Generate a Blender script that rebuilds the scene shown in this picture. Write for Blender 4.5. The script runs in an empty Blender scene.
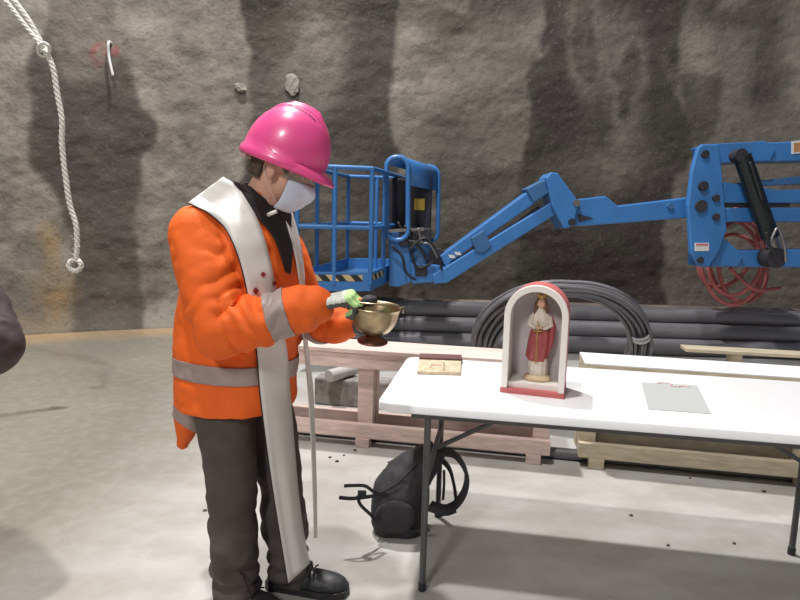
import bpy, bmesh, random
import numpy as np
from math import *
from mathutils import Vector, Matrix
from mathutils.bvhtree import BVHTree
random.seed(4)
S = bpy.context.scene
C = S.collection
V = Vector
# ------------------------------------------------------------------ camera
FPX = 600.0; CAM_H = 1.4
RM = Matrix.Rotation(pi/2 - radians(7.9), 3, 'X') @ Matrix.Rotation(radians(1.55), 3, 'Z')
cam = bpy.data.cameras.new('camera'); cam.sensor_width = 36; cam.lens = 36*FPX/800
camo = bpy.data.objects.new('camera', cam); C.objects.link(camo)
camo.matrix_world = Matrix.Translation((0, 0, CAM_H)) @ RM.to_4x4()
cam.clip_end = 200
S.camera = camo
# ------------------------------------------------------------------ world, lamps, exposure
w = bpy.data.worlds.new('world'); S.world = w; w.use_nodes = True
w.node_tree.nodes['Background'].inputs[0].default_value = (0.95, 0.97, 1.0, 1)
w.node_tree.nodes['Background'].inputs[1].default_value = 0.15
def area(name, loc, target, size, power, col=(1, 1, 1)):
    l = bpy.data.lights.new(name, 'AREA'); l.shape = 'DISK'; l.size = size; l.energy = power; l.color = col
    o = bpy.data.objects.new(name, l); C.objects.link(o); o.location = loc
    o.rotation_euler = (V(target) - V(loc)).to_track_quat('-Z', 'Y').to_euler()
    return o
area('flood_lamp', (-1.4, 5.2, 9.5), (0.6, 2.6, 0), 0.4, 920, (1.0, 0.98, 0.965))
area('flood_lamp', (-1.6, 0.9, 9.5), (0.6, 2.6, 0), 0.4, 520, (1.0, 0.98, 0.965))
area('flood_lamp', (-2.5, -4.0, 5.6), (0.4, 3, .8), 1.2, 220, (1.0, 0.98, 0.96))
S.view_settings.view_transform = 'Standard'; S.view_settings.look = 'None'
S.view_settings.gamma = 1; S.view_settings.use_curve_mapping = False
S.view_settings.exposure = 0.0

# ------------------------------------------------------------------ helpers
WC = (1.5, -4.0); WR = 12.0          # the round shaft: centre and radius
def ray(px, py): return RM @ V(((px-400)/FPX, (300-py)/FPX, -1))
def at(px, py, Y=None, z=None):
    px, py = float(px), float(py)
    d = ray(px, py); t = float(Y)/d.y if Y is not None else (z-CAM_H)/d.z
    return V((0, 0, CAM_H)) + t*d
def atwall(px, py, inset=0.0):
    d = ray(px, py); R_ = WR - inset
    a = d.x**2+d.y**2; b = 2*(-WC[0]*d.x - WC[1]*d.y); c = WC[0]**2+WC[1]**2-R_**2
    t = (-b+sqrt(b*b-4*a*c))/2/a
    return V((0, 0, CAM_H)) + t*d

def srgb(r, g, b):
    def f(c):
        c /= 255.0
        return c/12.92 if c <= .04045 else ((c+.055)/1.055)**2.4
    return (f(r), f(g), f(b), 1)

class NT:
    def __init__(s, m): s.t = m.node_tree; s.n = s.t.nodes
    def new(s, k, **kw):
        n = s.n.new(k)
        for a, v in kw.items(): setattr(n, a, v)
        return n
    def link(s, a, b): s.t.links.new(a, b)

def mat(name, col, rough=.6, metal=0.0, vary=.12, scale=6.0, bump=0.0, bscale=60.0, stretch=(1, 1, 1), coat=0.0, spec=None, col2=None, detail=5):
    m = bpy.data.materials.new(name); m.use_nodes = True
    T = NT(m); p = T.n['Principled BSDF']
    p.inputs['Roughness'].default_value = rough; p.inputs['Metallic'].default_value = metal
    if coat: p.inputs['Coat Weight'].default_value = coat; p.inputs['Coat Roughness'].default_value = .12
    if spec is not None: p.inputs['Specular IOR Level'].default_value = spec
    tc = T.new('ShaderNodeTexCoord'); mp = T.new('ShaderNodeMapping'); mp.inputs['Scale'].default_value = stretch
    T.link(tc.outputs['Object'], mp.inputs['Vector'])
    nz = T.new('ShaderNodeTexNoise'); nz.inputs['Scale'].default_value = scale; nz.inputs['Detail'].default_value = detail
    T.link(mp.outputs[0], nz.inputs['Vector'])
    mx = T.new('ShaderNodeMix', data_type='RGBA')
    c = srgb(*col); d = srgb(*col2) if col2 else tuple(v*(1-2*vary) for v in c[:3])+(1,)
    e = c if col2 else tuple(min(1, v*(1+vary)) for v in c[:3])+(1,)
    mx.inputs[6].default_value = d; mx.inputs[7].default_value = e
    rp = T.new('ShaderNodeMapRange'); rp.inputs[1].default_value = .3; rp.inputs[2].default_value = .7
    T.link(nz.outputs['Fac'], rp.inputs[0]); T.link(rp.outputs[0], mx.inputs[0])
    T.link(mx.outputs[2], p.inputs['Base Color'])
    if bump:
        n2 = T.new('ShaderNodeTexNoise'); n2.inputs['Scale'].default_value = bscale; n2.inputs['Detail'].default_value = 4
        T.link(mp.outputs[0], n2.inputs['Vector'])
        bp = T.new('ShaderNodeBump'); bp.inputs['Strength'].default_value = bump; bp.inputs['Distance'].default_value = .01
        T.link(n2.outputs['Fac'], bp.inputs['Height']); T.link(bp.outputs[0], p.inputs['Normal'])
    return m

ORG = {}
def thing(name, label, cat, loc=(0, 0, 0), group=None):
    o = bpy.data.objects.new(name, None); C.objects.link(o); o.location = loc; o.empty_display_size = .1
    o['label'] = label; o['category'] = cat
    if group: o['group'] = group
    ORG[o] = V(loc)
    return o
def tag(o, label, cat, group=None):
    o['label'] = label; o['category'] = cat
    if group: o['group'] = group
    return o
def struct(o): o['kind'] = 'structure'; return o

def frame(d, up=V((0, 0, 1))):
    d = V(d).normalized()
    if abs(d.dot(up)) > .98: up = V((0, 1, 0)) if abs(d.y) < .9 else V((1, 0, 0))
    a = d.cross(up).normalized(); b = a.cross(d).normalized()
    return a, b

class MB:
    """collects shapes in world coordinates; build() links them as ONE mesh"""
    def __init__(s): s.v = []; s.f = []
    def add(s, vs, fs):
        n = len(s.v); s.v += [V(p) for p in vs]; s.f += [[i+n for i in f] for f in fs]; return s
    def hexa(s, p):   # 8 points: bottom 4 ccw, top 4 ccw
        return s.add(p, [[3, 2, 1, 0], [4, 5, 6, 7], [0, 1, 5, 4], [1, 2, 6, 5], [2, 3, 7, 6], [3, 0, 4, 7]])
    def obox(s, o, u, v, w_):     # corner + three edge vectors
        o, u, v, w_ = V(o), V(u), V(v), V(w_)
        return s.hexa([o, o+u, o+u+v, o+v, o+w_, o+u+w_, o+u+v+w_, o+v+w_])
    def box(s, c, size):
        c = V(c); h = V(size)/2
        return s.obox(c-h, (size[0], 0, 0), (0, size[1], 0), (0, 0, size[2]))
    def bar(s, p0, p1, wd, ht, up=V((0, 0, 1))):
        p0, p1 = V(p0), V(p1); a, b = frame(p1-p0, up)
        return s.obox(p0-a*wd/2-b*ht/2, a*wd, p1-p0, b*ht)
    def rings(s, rs, cap=True, closed=False):
        n = len(rs[0]); vs = [p for r in rs for p in r]; fs = []
        K = len(rs)
        for k in range(K if closed else K-1):
            k2 = (k+1) % K
            for i in range(n):
                j = (i+1) % n
                fs.append([k*n+i, k*n+j, k2*n+j, k2*n+i])
        if cap and not closed:
            fs.append(list(range(n))[::-1]); fs.append([(K-1)*n+i for i in range(n)])
        return s.add(vs, fs)
    def tube(s, pts, r, n=10, closed=False, cap=True):
        pts = [V(p) for p in pts]; K = len(pts); rs = []
        rad = r if isinstance(r, (list, tuple)) else [r]*K
        a = None
        for k in range(K):
            if closed: d = pts[(k+1) % K]-pts[k-1]
            else: d = pts[min(k+1, K-1)]-pts[max(k-1, 0)]
            d.normalize()
            if a is None: a, b = frame(d)
            else:
                a = (a - d*a.dot(d)).normalized(); b = a.cross(d)
            rs.append([pts[k]+a*cos(2*pi*i/n)*rad[k]+b*sin(2*pi*i/n)*rad[k] for i in range(n)])
        return s.rings(rs, cap, closed)
    def cyl(s, p0, p1, r, r1=None, n=20): return s.tube([p0, p1], [r, r if r1 is None else r1], n)
    def ellipsoid(s, c, ax, n=16, m=10):   # ax: three axis vectors scaled by radius
        c = V(c); rs = []
        for k in range(1, m):
            t = pi*k/m
            rs.append([c+ax[2]*(-cos(t))+(ax[0]*cos(2*pi*i/n)+ax[1]*sin(2*pi*i/n))*sin(t) for i in range(n)])
        b0 = len(s.v); s.rings(rs, cap=False)
        lo = len(s.v); s.v += [c-ax[2], c+ax[2]]
        K = m-1
        for i in range(n):
            j = (i+1) % n
            s.f.append([lo, b0+j, b0+i]); s.f.append([lo+1, b0+(K-1)*n+i, b0+(K-1)*n+j])
        return s
    def sphere(s, c, r, n=14): return s.ellipsoid(c, (V((r, 0, 0)), V((0, r, 0)), V((0, 0, r))), n, max(6, n//2+2))
    def lathe(s, c, prof, ax=(V((1, 0, 0)), V((0, 1, 0)), V((0, 0, 1))), n=32):
        c = V(c)
        return s.rings([[c+ax[2]*z+(ax[0]*cos(2*pi*i/n)+ax[1]*sin(2*pi*i/n))*r for i in range(n)] for r, z in prof])
    def prism(s, poly, ext):     # 3D planar polygon extruded by a vector
        n = len(poly); poly = [V(p) for p in poly]; e = V(ext)
        return s.add(poly+[p+e for p in poly], [list(range(n))[::-1], [n+i for i in range(n)]]+[[i, (i+1) % n, n+(i+1) % n, n+i] for i in range(n)])
    def chain(s, pts, rad, n=14):   # rounded limb: tube with balls at the joints
        s.tube(pts, list(rad), n)
        for p, r in zip(pts, rad): s.sphere(p, r*.995, n)
        return s
    def build(s, name, m, parent=None, smooth=False, bevel=0.0, seg=2, solid=0.0, normals=True, sub=0, angle=None):
        me = bpy.data.meshes.new(name); root = parent; org = V((0, 0, 0))
        q = parent
        while q is not None:
            org = org + V(q.location); q = q.parent
        me.from_pydata([p-org for p in s.v], [], s.f); me.update()
        if normals:
            bm = bmesh.new(); bm.from_mesh(me); bmesh.ops.recalc_face_normals(bm, faces=bm.faces); bm.to_mesh(me); bm.free()
        return link(name, me, m, parent, smooth, bevel, seg, solid, sub, angle)

def link(name, me, m, parent=None, smooth=False, bevel=0, seg=2, solid=0, sub=0, angle=None):
    o = bpy.data.objects.new(name, me); C.objects.link(o)
    if m: me.materials.append(m)
    if parent: o.parent = parent
    if smooth or angle:
        me.polygons.foreach_set('use_smooth', [True]*len(me.polygons))
        if angle: me.set_sharp_from_angle(angle=radians(angle))
    if solid:
        md = o.modifiers.new('solid', 'SOLIDIFY'); md.thickness = solid; md.offset = 0
    if bevel:
        md = o.modifiers.new('bevel', 'BEVEL'); md.width = bevel; md.segments = seg; md.limit_method = 'ANGLE'; md.angle_limit = radians(40)
    if sub:
        md = o.modifiers.new('sub', 'SUBSURF'); md.levels = sub; md.render_levels = sub
    return o

def smoothpath(pts, n=8, closed=False):
    pts = [V(p) for p in pts]; out = []; K = len(pts)
    for k in range(K if closed else K-1):
        g = lambda i: pts[i % K] if closed else pts[max(0, min(K-1, i))]
        p0, p1, p2, p3 = g(k-1), g(k), g(k+1), g(k+2)
        for i in range(n):
            t = i/n
            out.append(.5*((2*p1)+(p2-p0)*t+(2*p0-5*p1+4*p2-p3)*t*t+(3*p1-p0-3*p2+p3)*t**3))
    if not closed: out.append(pts[-1])
    return out

# numpy value noise -----------------------------------------------------
def _h(i, j, k, s):
    x = (i*374761393 + j*668265263 + k*2147483647 + s*974634721) & 0xffffffff
    x = ((x ^ (x >> 13))*1274126177) & 0xffffffff
    return ((x ^ (x >> 16)) & 0xffff)/65535.0
def vnoise(P_, s=0):
    P_ = np.asarray(P_, float); b = np.floor(P_).astype(np.int64); f = P_-b; f = f*f*(3-2*f); r = 0
    for dx in (0, 1):
        for dy in (0, 1):
            for dz in (0, 1):
                wt = (f[:, 0] if dx else 1-f[:, 0])*(f[:, 1] if dy else 1-f[:, 1])*(f[:, 2] if dz else 1-f[:, 2])
                r = r+wt*_h(b[:, 0]+dx, b[:, 1]+dy, b[:, 2]+dz, s)
    return r*2-1
def fnoise(P_, o=4, s=0):
    r = 0; a = 1; P_ = np.asarray(P_, float)
    for k in range(o): r = r+a*vnoise(P_*2**k, s+k*17); a *= .5
    return r

def remesh(mb, vox, smooth=6):
    """union of all closed shapes in mb; returns verts (N,3), faces"""
    me = bpy.data.meshes.new('tmp'); me.from_pydata(mb.v, [], mb.f); me.update()
    bm = bmesh.new(); bm.from_mesh(me); bmesh.ops.recalc_face_normals(bm, faces=bm.faces); bm.to_mesh(me); bm.free()
    o = bpy.data.objects.new('tmp', me); C.objects.link(o)
    md = o.modifiers.new('r', 'REMESH'); md.mode = 'VOXEL'; md.voxel_size = vox
    if smooth:
        md = o.modifiers.new('s', 'SMOOTH'); md.factor = .5; md.iterations = smooth
    dg = bpy.context.evaluated_depsgraph_get(); e = o.evaluated_get(dg); m2 = e.to_mesh()
    v = np.empty(len(m2.vertices)*3); m2.vertices.foreach_get('co', v); v = v.reshape(-1, 3).copy()
    f = [list(p.vertices) for p in m2.polygons]
    e.to_mesh_clear(); bpy.data.objects.remove(o); bpy.data.meshes.remove(me)
    return v, f
def normals(v, f):
    me = bpy.data.meshes.new('tmp'); me.from_pydata(v.tolist(), [], f); me.update()
    n = np.empty(len(v)*3); me.vertices.foreach_get('normal', n); bpy.data.meshes.remove(me)
    return n.reshape(-1, 3)
def raw(v, f):
    b = MB(); b.v = [V(p) for p in v]; b.f = f; return b
def subset(v, f, keep, off=0.0, n=None):
    """faces for which keep(centre) holds, as a mesh of its own, pushed out along the normals"""
    fa = [q for q in f if keep(v[q].mean(0))]
    ids = sorted({i for q in fa for i in q}); mp = {i: k for k, i in enumerate(ids)}
    vv = v[ids] + (n[ids]*off if n is not None else 0)
    return raw(vv, [[mp[i] for i in q] for q in fa])
def band(v, f, n, co, no, half, off, extra=None):
    """strip of a surface between two parallel cutting planes, raised: a tape"""
    bm = bmesh.new()
    vs = [bm.verts.new(p) for p in (v+n*off)]
    for q in f:
        bm.faces.new([vs[i] for i in q])
    no = V(no).normalized()
    for sgn in (1, -1):
        bmesh.ops.bisect_plane(bm, geom=bm.verts[:]+bm.edges[:]+bm.faces[:], plane_co=V(co)+no*half*sgn, plane_no=no*sgn, clear_outer=True)
    bm.verts.ensure_lookup_table()
    if extra:
        bad = [q for q in bm.faces if not extra(q.calc_center_median())]
        bmesh.ops.delete(bm, geom=bad, context='FACES')
    bm.verts.index_update()
    b = MB(); b.v = [x.co.copy() for x in bm.verts]; b.f = [[x.index for x in q.verts] for q in bm.faces]
    bm.free(); return b

# ------------------------------------------------------------------ materials
M = {}
M['floor'] = bpy.data.materials.new('concrete floor'); M['wall'] = bpy.data.materials.new('sprayed concrete')
M['timber'] = mat('pale pine', (224, 198, 188), .75, vary=.1, scale=5, stretch=(.6, 9, 9), bump=.15, bscale=30)
M['timber2'] = mat('yellow pine', (202, 188, 162), .75, vary=.12, scale=5, stretch=(.6, 9, 9), bump=.15, bscale=30)
M['white_plank'] = mat('white faced plank', (238, 240, 242), .5, vary=.03, scale=3)
M['plastic'] = mat('white table plastic', (244, 244, 244), .35, vary=.015, scale=40, bump=.05, bscale=300)
M['grey_plastic'] = mat('grey plastic', (196, 194, 190), .45, vary=.03)
M['dark_metal'] = mat('dark grey metal', (88, 86, 86), .45, .3, vary=.08)
M['blue'] = mat('blue paint', (60, 120, 184), .38, vary=.06, scale=4, coat=.2)
M['blue2'] = mat('dark blue steel', (60, 104, 152), .45, vary=.1, scale=4)  # a darker, duller blue for some of the lift's parts
M['black_rubber'] = mat('black rubber', (38, 38, 40), .5, vary=.15)
M['black_pipe'] = mat('black plastic pipe', (112, 110, 114), .26, vary=.15, scale=3, stretch=(.5, 4, 4))
M['rust_pipe'] = mat('rusty pipe', (132, 116, 104), .6, vary=.2, scale=4, col2=(96, 86, 80))
M['steel'] = mat('bare steel', (150, 148, 146), .35, .8)
M['grey_pipe'] = mat('grey pipe', (120, 120, 122), .35, .3, vary=.12)
M['red_hose'] = mat('faded red hose', (196, 110, 106), .6, vary=.1)
M['rope'] = mat('white rope', (226, 222, 214), .9, vary=.12, scale=60, bump=.4, bscale=200)
M['brass'] = mat('worn brass', (196, 176, 142), .32, 1.0, vary=.2, scale=18, col2=(138, 120, 96))
M['copper'] = mat('reddish worn brass', (140, 96, 78), .4, .9, vary=.25, scale=30)
M['white_tape'] = mat('white tape', (214, 214, 214), .6, vary=.04)

# floor nodes
m = M['floor']; m.use_nodes = True; T = NT(m); p = T.n['Principled BSDF']
g = T.new('ShaderNodeNewGeometry')
def noise(T, vec, sc, det=5, st=None, dist=0):
    if st:
        mp = T.new('ShaderNodeMapping'); mp.inputs['Scale'].default_value = st; T.link(vec, mp.inputs['Vector']); vec = mp.outputs[0]
    n = T.new('ShaderNodeTexNoise'); n.inputs['Scale'].default_value = sc; n.inputs['Detail'].default_value = det
    n.inputs['Distortion'].default_value = dist; T.link(vec, n.inputs['Vector']); return n.outputs['Fac']
def mr(T, x, a, b, c=0, d=1):
    n = T.new('ShaderNodeMapRange'); n.interpolation_type = 'SMOOTHSTEP'
    for i, q in enumerate((a, b, c, d)): n.inputs[i+1].default_value = q
    T.link(x, n.inputs[0]); return n.outputs[0]
def mix(T, fac, a, b):
    n = T.new('ShaderNodeMix', data_type='RGBA')
    for i, q in ((6, a), (7, b)):
        if isinstance(q, tuple): n.inputs[i].default_value = q
        else: T.link(q, n.inputs[i])
    if isinstance(fac, float): n.inputs[0].default_value = fac
    else: T.link(fac, n.inputs[0])
    return n.outputs[2]
def mth(T, op, a, b=None):
    n = T.new('ShaderNodeMath', operation=op)
    for i, q in enumerate((a, b)):
        if q is None: continue
        if isinstance(q, (int, float)): n.inputs[i].default_value = q
        else: T.link(q, n.inputs[i])
    return n.outputs[0]
pos = g.outputs['Position']
sep = T.new('ShaderNodeSeparateXYZ'); T.link(pos, sep.inputs[0])
big = noise(T, pos, .55, 4, dist=.6); mid = noise(T, pos, 2.2, 6, (1, 1.8, 1)); fine = noise(T, pos, 14, 6)
col = mix(T, mr(T, mid, .35, .68), srgb(166, 162, 155), srgb(186, 184, 180))
left = mr(T, mth(T, 'ADD', sep.outputs[0], mth(T, 'MULTIPLY', big, 1.6)), 0, -1.1)   # the silty, damp left side
col = mix(T, mth(T, 'MULTIPLY', left, .9), col, srgb(128, 121, 106))
# ochre silt at the foot of the wall
dx = mth(T, 'SUBTRACT', sep.outputs[0], WC[0]); dy = mth(T, 'SUBTRACT', sep.outputs[1], WC[1])
rad = mth(T, 'SQRT', mth(T, 'ADD', mth(T, 'MULTIPLY', dx, dx), mth(T, 'MULTIPLY', dy, dy)))
och = mr(T, mth(T, 'ADD', rad, mth(T, 'MULTIPLY', mid, .6)), WR-.55, WR+.05)
col = mix(T, mth(T, 'MULTIPLY', och, .85), col, srgb(172, 142, 104))
wet = mr(T, big, .56, .63)
col = mix(T, mth(T, 'MULTIPLY', wet, .22), col, srgb(120, 114, 104))
sp = mr(T, noise(T, pos, 48, 2), .70, .76)
col = mix(T, mth(T, 'MULTIPLY', sp, .35), col, srgb(112, 106, 98))
col = mix(T, mth(T, 'MULTIPLY', mr(T, fine, .4, .7), .06), col, srgb(236, 236, 232))
T.link(col, p.inputs['Base Color'])
rr = mr(T, mth(T, 'ADD', big, mth(T, 'MULTIPLY', mid, .4)), .55, .85, .62, .28); T.link(rr, p.inputs['Roughness'])
bp = T.new('ShaderNodeBump'); bp.inputs['Strength'].default_value = .06; bp.inputs['Distance'].default_value = .01
T.link(fine, bp.inputs['Height']); T.link(bp.outputs[0], p.inputs['Normal'])

# wall nodes: attributes stain / silt / red carry the shape of the stains
m = M['wall']; m.use_nodes = True; T = NT(m); p = T.n['Principled BSDF']; p.inputs['Roughness'].default_value = .85
def att(nm):
    n = T.new('ShaderNodeAttribute'); n.attribute_name = nm; return n.outputs['Fac']
tc = T.new('ShaderNodeTexCoord'); ob = tc.outputs['Object']
n1 = noise(T, ob, 3.2, 7, (1, 1, .8)); n2 = noise(T, ob, 26, 5); n3 = noise(T, ob, 1.1, 4)
col = mix(T, mr(T, n1, .3, .72), srgb(112, 106, 97), srgb(146, 139, 128))
st = mth(T, 'ADD', att('stain'), mth(T, 'MULTIPLY', mth(T, 'SUBTRACT', n1, .5), .35))
dk = mix(T, mr(T, n3, .4, .62), srgb(48, 42, 39), srgb(54, 50, 40))
col = mix(T, mr(T, st, .06, .95), col, dk)
col = mix(T, mth(T, 'MULTIPLY', att('silt'), .8), col, srgb(160, 130, 84))
col = mix(T, att('red'), col, srgb(140, 74, 72))
col = mix(T, mth(T, 'MULTIPLY', mr(T, n2, .56, .75), .15), col, srgb(165, 160, 150))
col = mix(T, mth(T, 'MULTIPLY', mr(T, n2, .44, .3), .35), col, srgb(60, 56, 50))
T.link(col, p.inputs['Base Color'])
bp = T.new('ShaderNodeBump'); bp.inputs['Strength'].default_value = .45; bp.inputs['Distance'].default_value = .02
T.link(mth(T, 'ADD', n2, mth(T, 'MULTIPLY', n1, 1.2)), bp.inputs['Height']); T.link(bp.outputs[0], p.inputs['Normal'])

# ------------------------------------------------------------------ setting
b = MB(); n = 96
ring = [V((WC[0]+(WR+.6)*cos(2*pi*i/n), WC[1]+(WR+.6)*sin(2*pi*i/n), 0)) for i in range(n)]
b.prism(ring, (0, 0, -.2)); struct(b.build('floor', M['floor']))

def inpoly(x, y, poly):
    r = np.zeros(len(x), bool); n = len(poly)
    for i in range(n):
        x0, y0 = poly[i]; x1, y1 = poly[(i+1) % n]
        if y0 == y1: continue
        c = ((y0 > y) != (y1 > y)) & (x < (x1-x0)*(y-y0)/(y1-y0)+x0)
        r ^= c
    return r
def wallface():
    th = np.concatenate([np.arange(-1.9, -.62, .02), np.arange(-.62, .45, .0021), np.arange(.45, 1.9, .02)])
    zz = np.concatenate([np.arange(-.15, 4.4, .026), np.arange(4.4, 9.01, .2)])
    TH, ZZ = np.meshgrid(th, zz, indexing='ij'); nt, nz = TH.shape
    th_, z_ = TH.ravel(), ZZ.ravel(); s_ = th_*WR
    Q = np.stack([s_, z_, z_*0], 1)
    disp = .04*fnoise(Q*[.45, .8, 1], 4, 3)+.010*fnoise(Q*[2.2, 4.5, 1], 4, 9)+.006*fnoise(Q*14, 2, 5)
    foot = np.clip((.35-z_)/.35, 0, 1)**2*.12
    r = WR+disp*np.clip(z_*2+.25, .1, 1)-foot
    v = np.stack([WC[0]+r*np.sin(th_), WC[1]+r*np.cos(th_), z_], 1)
    # where each point of the wall sits, as a chart for the stain outlines
    RI = np.array(RM).T
    pc = (np.stack([WC[0]+WR*np.sin(th_), WC[1]+WR*np.cos(th_), z_-CAM_H], 1)) @ RI.T
    fr = pc[:, 2] < -1
    cx = np.where(fr, 400-FPX*pc[:, 0]/np.minimum(pc[:, 2], -1), -999); cy = np.where(fr, 300+FPX*pc[:, 1]/np.minimum(pc[:, 2], -1), -999)
    cx = cx+7*fnoise(Q*[2.5, 1.2, 1], 3, 31)+2.5*fnoise(Q*9, 2, 33); cy = cy+8*fnoise(Q*[2.5, 2.5, 1], 3, 41)
    stain = .10+.16*np.clip(fnoise(Q*[.9, 1.6, 1], 4, 51), -1, 1)
    stain[~((cx > -60) & (cx < 860) & (cy < 380))] += .25
    def put(poly, lv, soft=None):
        k = inpoly(cx, cy, poly)
        stain[k] = lv+.10*fnoise(Q[k]*[1.2, 1.5, 1], 3, 61) if soft is None else stain[k]*(1-soft)+lv*soft
    put([(38, -700), (112, -700), (116, 10), (122, 50), (132, 75), (145, 108), (161, 132), (152, 152), (136, 170), (134, 210), (141, 260), (143, 345), (74, 345), (72, 290), (74, 235), (58, 200), (32, 168), (32, 58), (44, 22)], .66)
    put([(44, -700), (112, -700), (116, 20), (122, 60), (70, 75), (46, 40)], .5)
    put([(241, -700), (398, -700), (401, 20), (394, 62), (388, 112), (398, 165), (395, 345), (238, 345), (248, 100), (247, 62), (242, 30)], .74)
    put([(395, 175), (522, 175), (520, 345), (395, 345)], .40, .6)
    put([(455, 225), (522, 240), (520, 345), (440, 345)], .5, .6)
    put([(537, -700), (692, -700), (682, 40), (678, 108), (690, 142), (668, 195), (656, 345), (518, 345), (520, 150), (532, 120), (531, 80), (543, 42)], .92)
    put([(660, 60), (800, 100), (900, 130), (900, 345), (656, 345), (668, 195), (690, 142)], .66, .8)
    put([(0, 275), (75, 285), (75, 345), (0, 345)], .45, .8)
    def blob(x, y, rx_, ry_, dv):
        d = np.hypot((cx-x)/rx_, (cy-y)/ry_); stain[:] += dv*np.clip(1.25-d, 0, 1)*(1+.5*fnoise(Q*[2, 2, 1], 3, 91))
    for q in ((314, 40, 40, 90, -.36), (588, 40, 26, 85, -.5), (628, 75, 24, 70, -.5), (600, 165, 55, 34, -.28), (770, 60, 24, 60, .25), (700, 90, 16, 50, -.25), (210, -10, 110, 50, .3),
              (470, -5, 90, 40, .42), (745, 0, 60, 40, .35), (190, 240, 60, 110, -.1), (85, 30, 40, 50, -.18)): blob(*q)
    stain += .10*np.clip((cx-150)/60, 0, 1)*(stain < .4)
    stain += .30*np.clip((cx-380)/60, 0, 1)*(stain < .5)
    def blur(a):
        a = np.pad(a.reshape(nt, nz), 1, mode='edge'); a = (a[:-2]+2*a[1:-1]+a[2:])/4; a = (a[:, :-2]+2*a[:, 1:-1]+a[:, 2:])/4
        return a.ravel()
    for _ in range(2): stain = blur(stain)
    silt = np.clip(1-np.hypot((cx-45)/19, (cy-243)/36), 0, 1)*.9+.55*np.clip(1-np.hypot((cx-55)/38, (cy-295)/40), 0, 1)
    silt += .35*np.clip(1-np.hypot((cx-30)/60, (cy-325)/14), 0, 1)
    silt = np.clip(silt*(1+.6*fnoise(Q*5, 3, 71)), 0, 1)
    red = np.clip(2.2*(1-np.hypot((cx-98)/14, (cy-49)/16)), 0, 1)*(1-.75*np.clip(1.6*(1-np.hypot((cx-100)/8, (cy-47)/8)), 0, 1))+np.clip(2*(1-np.hypot((cx-115)/6, (cy-50)/7)), 0, 1)
    red = np.clip(red*(.75+.5*fnoise(Q*8, 3, 81)), 0, 1)*.8
    idx = np.arange(nt*nz).reshape(nt, nz)
    f = np.stack([idx[:-1, :-1], idx[:-1, 1:], idx[1:, 1:], idx[1:, :-1]], -1).reshape(-1, 4)
    # outer skin, so that the wall has thickness
    me = bpy.data.meshes.new('wall_back'); me.from_pydata(v.tolist(), [], f.tolist()); me.update()
    for nm, a in (('stain', stain), ('silt', silt), ('red', red)):
        me.attributes.new(nm, 'FLOAT', 'POINT').data.foreach_set('value', a.astype(np.float32))
    o = link('wall_back', me, M['wall'], None, True)
    md = o.modifiers.new('solid', 'SOLIDIFY'); md.thickness = .4; md.offset = 1
    bm = bmesh.new(); bm.from_mesh(me); bm.faces.ensure_lookup_table()
    q = bm.faces[len(bm.faces)//2]; inward = V((WC[0], WC[1], q.calc_center_median().z))-q.calc_center_median()
    if q.normal.dot(inward) < 0:
        md.offset = 1
        bmesh.ops.reverse_faces(bm, faces=bm.faces); bm.to_mesh(me)
    bm.free(); md.offset = -1
    return struct(o)
wallface()

# ------------------------------------------------------------------ timber benches
BU = V((.983, -.182, 0)); BV = V((.182, .983, 0)); UP = V((0, 0, 1))
def bench(o, L, H, D, posts, blocks, mt, label, rail=(0, None), top_mat=None):
    t = thing('timber_bench', label, 'bench', o)
    o = V(o)
    P_ = lambda u, v, z: o+BU*u+BV*v+UP*z
    MB().obox(P_(0, 0, H-.026), BU*L, BV*D, UP*.026).build('top_plank', mt, t, bevel=.003)
    if top_mat: MB().obox(P_(.001, .001, H+.0002), BU*(L-.002), BV*(D-.002), UP*.006).build('white_facing', top_mat, t)['label'] = 'white facing on top of the plank'
    MB().obox(P_(0, .012, H-.118), BU*L, BV*.04, UP*.09).build('apron', mt, t, bevel=.003)
    MB().obox(P_(0, D-.052, H-.118), BU*L, BV*.04, UP*.09).build('apron', mt, t, bevel=.003)
    r0, r1 = rail; r1 = r1 or L
    for v in (.012, D-.052):
        MB().obox(P_(r0, v, .058), BU*(r1-r0), BV*.04, UP*.088).build('lower_rail', mt, t, bevel=.003)
    for u in posts:
        for v in (.054, D-.13):
            MB().obox(P_(u, v, .068), BU*.095, BV*.07, UP*(H-.0962)).build('post', mt, t, bevel=.003)
    for u, v0, v1 in [(u, *q) for u in blocks for q in ((.006, .075), (D-.075, D-.006))]:
        MB().obox(P_(u, v0, 0), BU*.085, BV*(v1-v0), UP*.0578).build('foot_block', mt, t, bevel=.003)
    return t
bench((-1.20, 3.672, 0), 2.12, .61, .29, (.12, .965, 2.02), (.12, .965, 1.985), M['timber'],
      'long pale pine timber bench standing on the floor behind the person in orange')
bench((1.045, 3.283, 0), 2.3, .61, .29, (.0, 1.15, 2.2), (.06, 1.15, 2.2), M['timber2'],
      'timber bench topped with a white plank, standing behind the right half of the table', top_mat=M['white_plank'])
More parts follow.
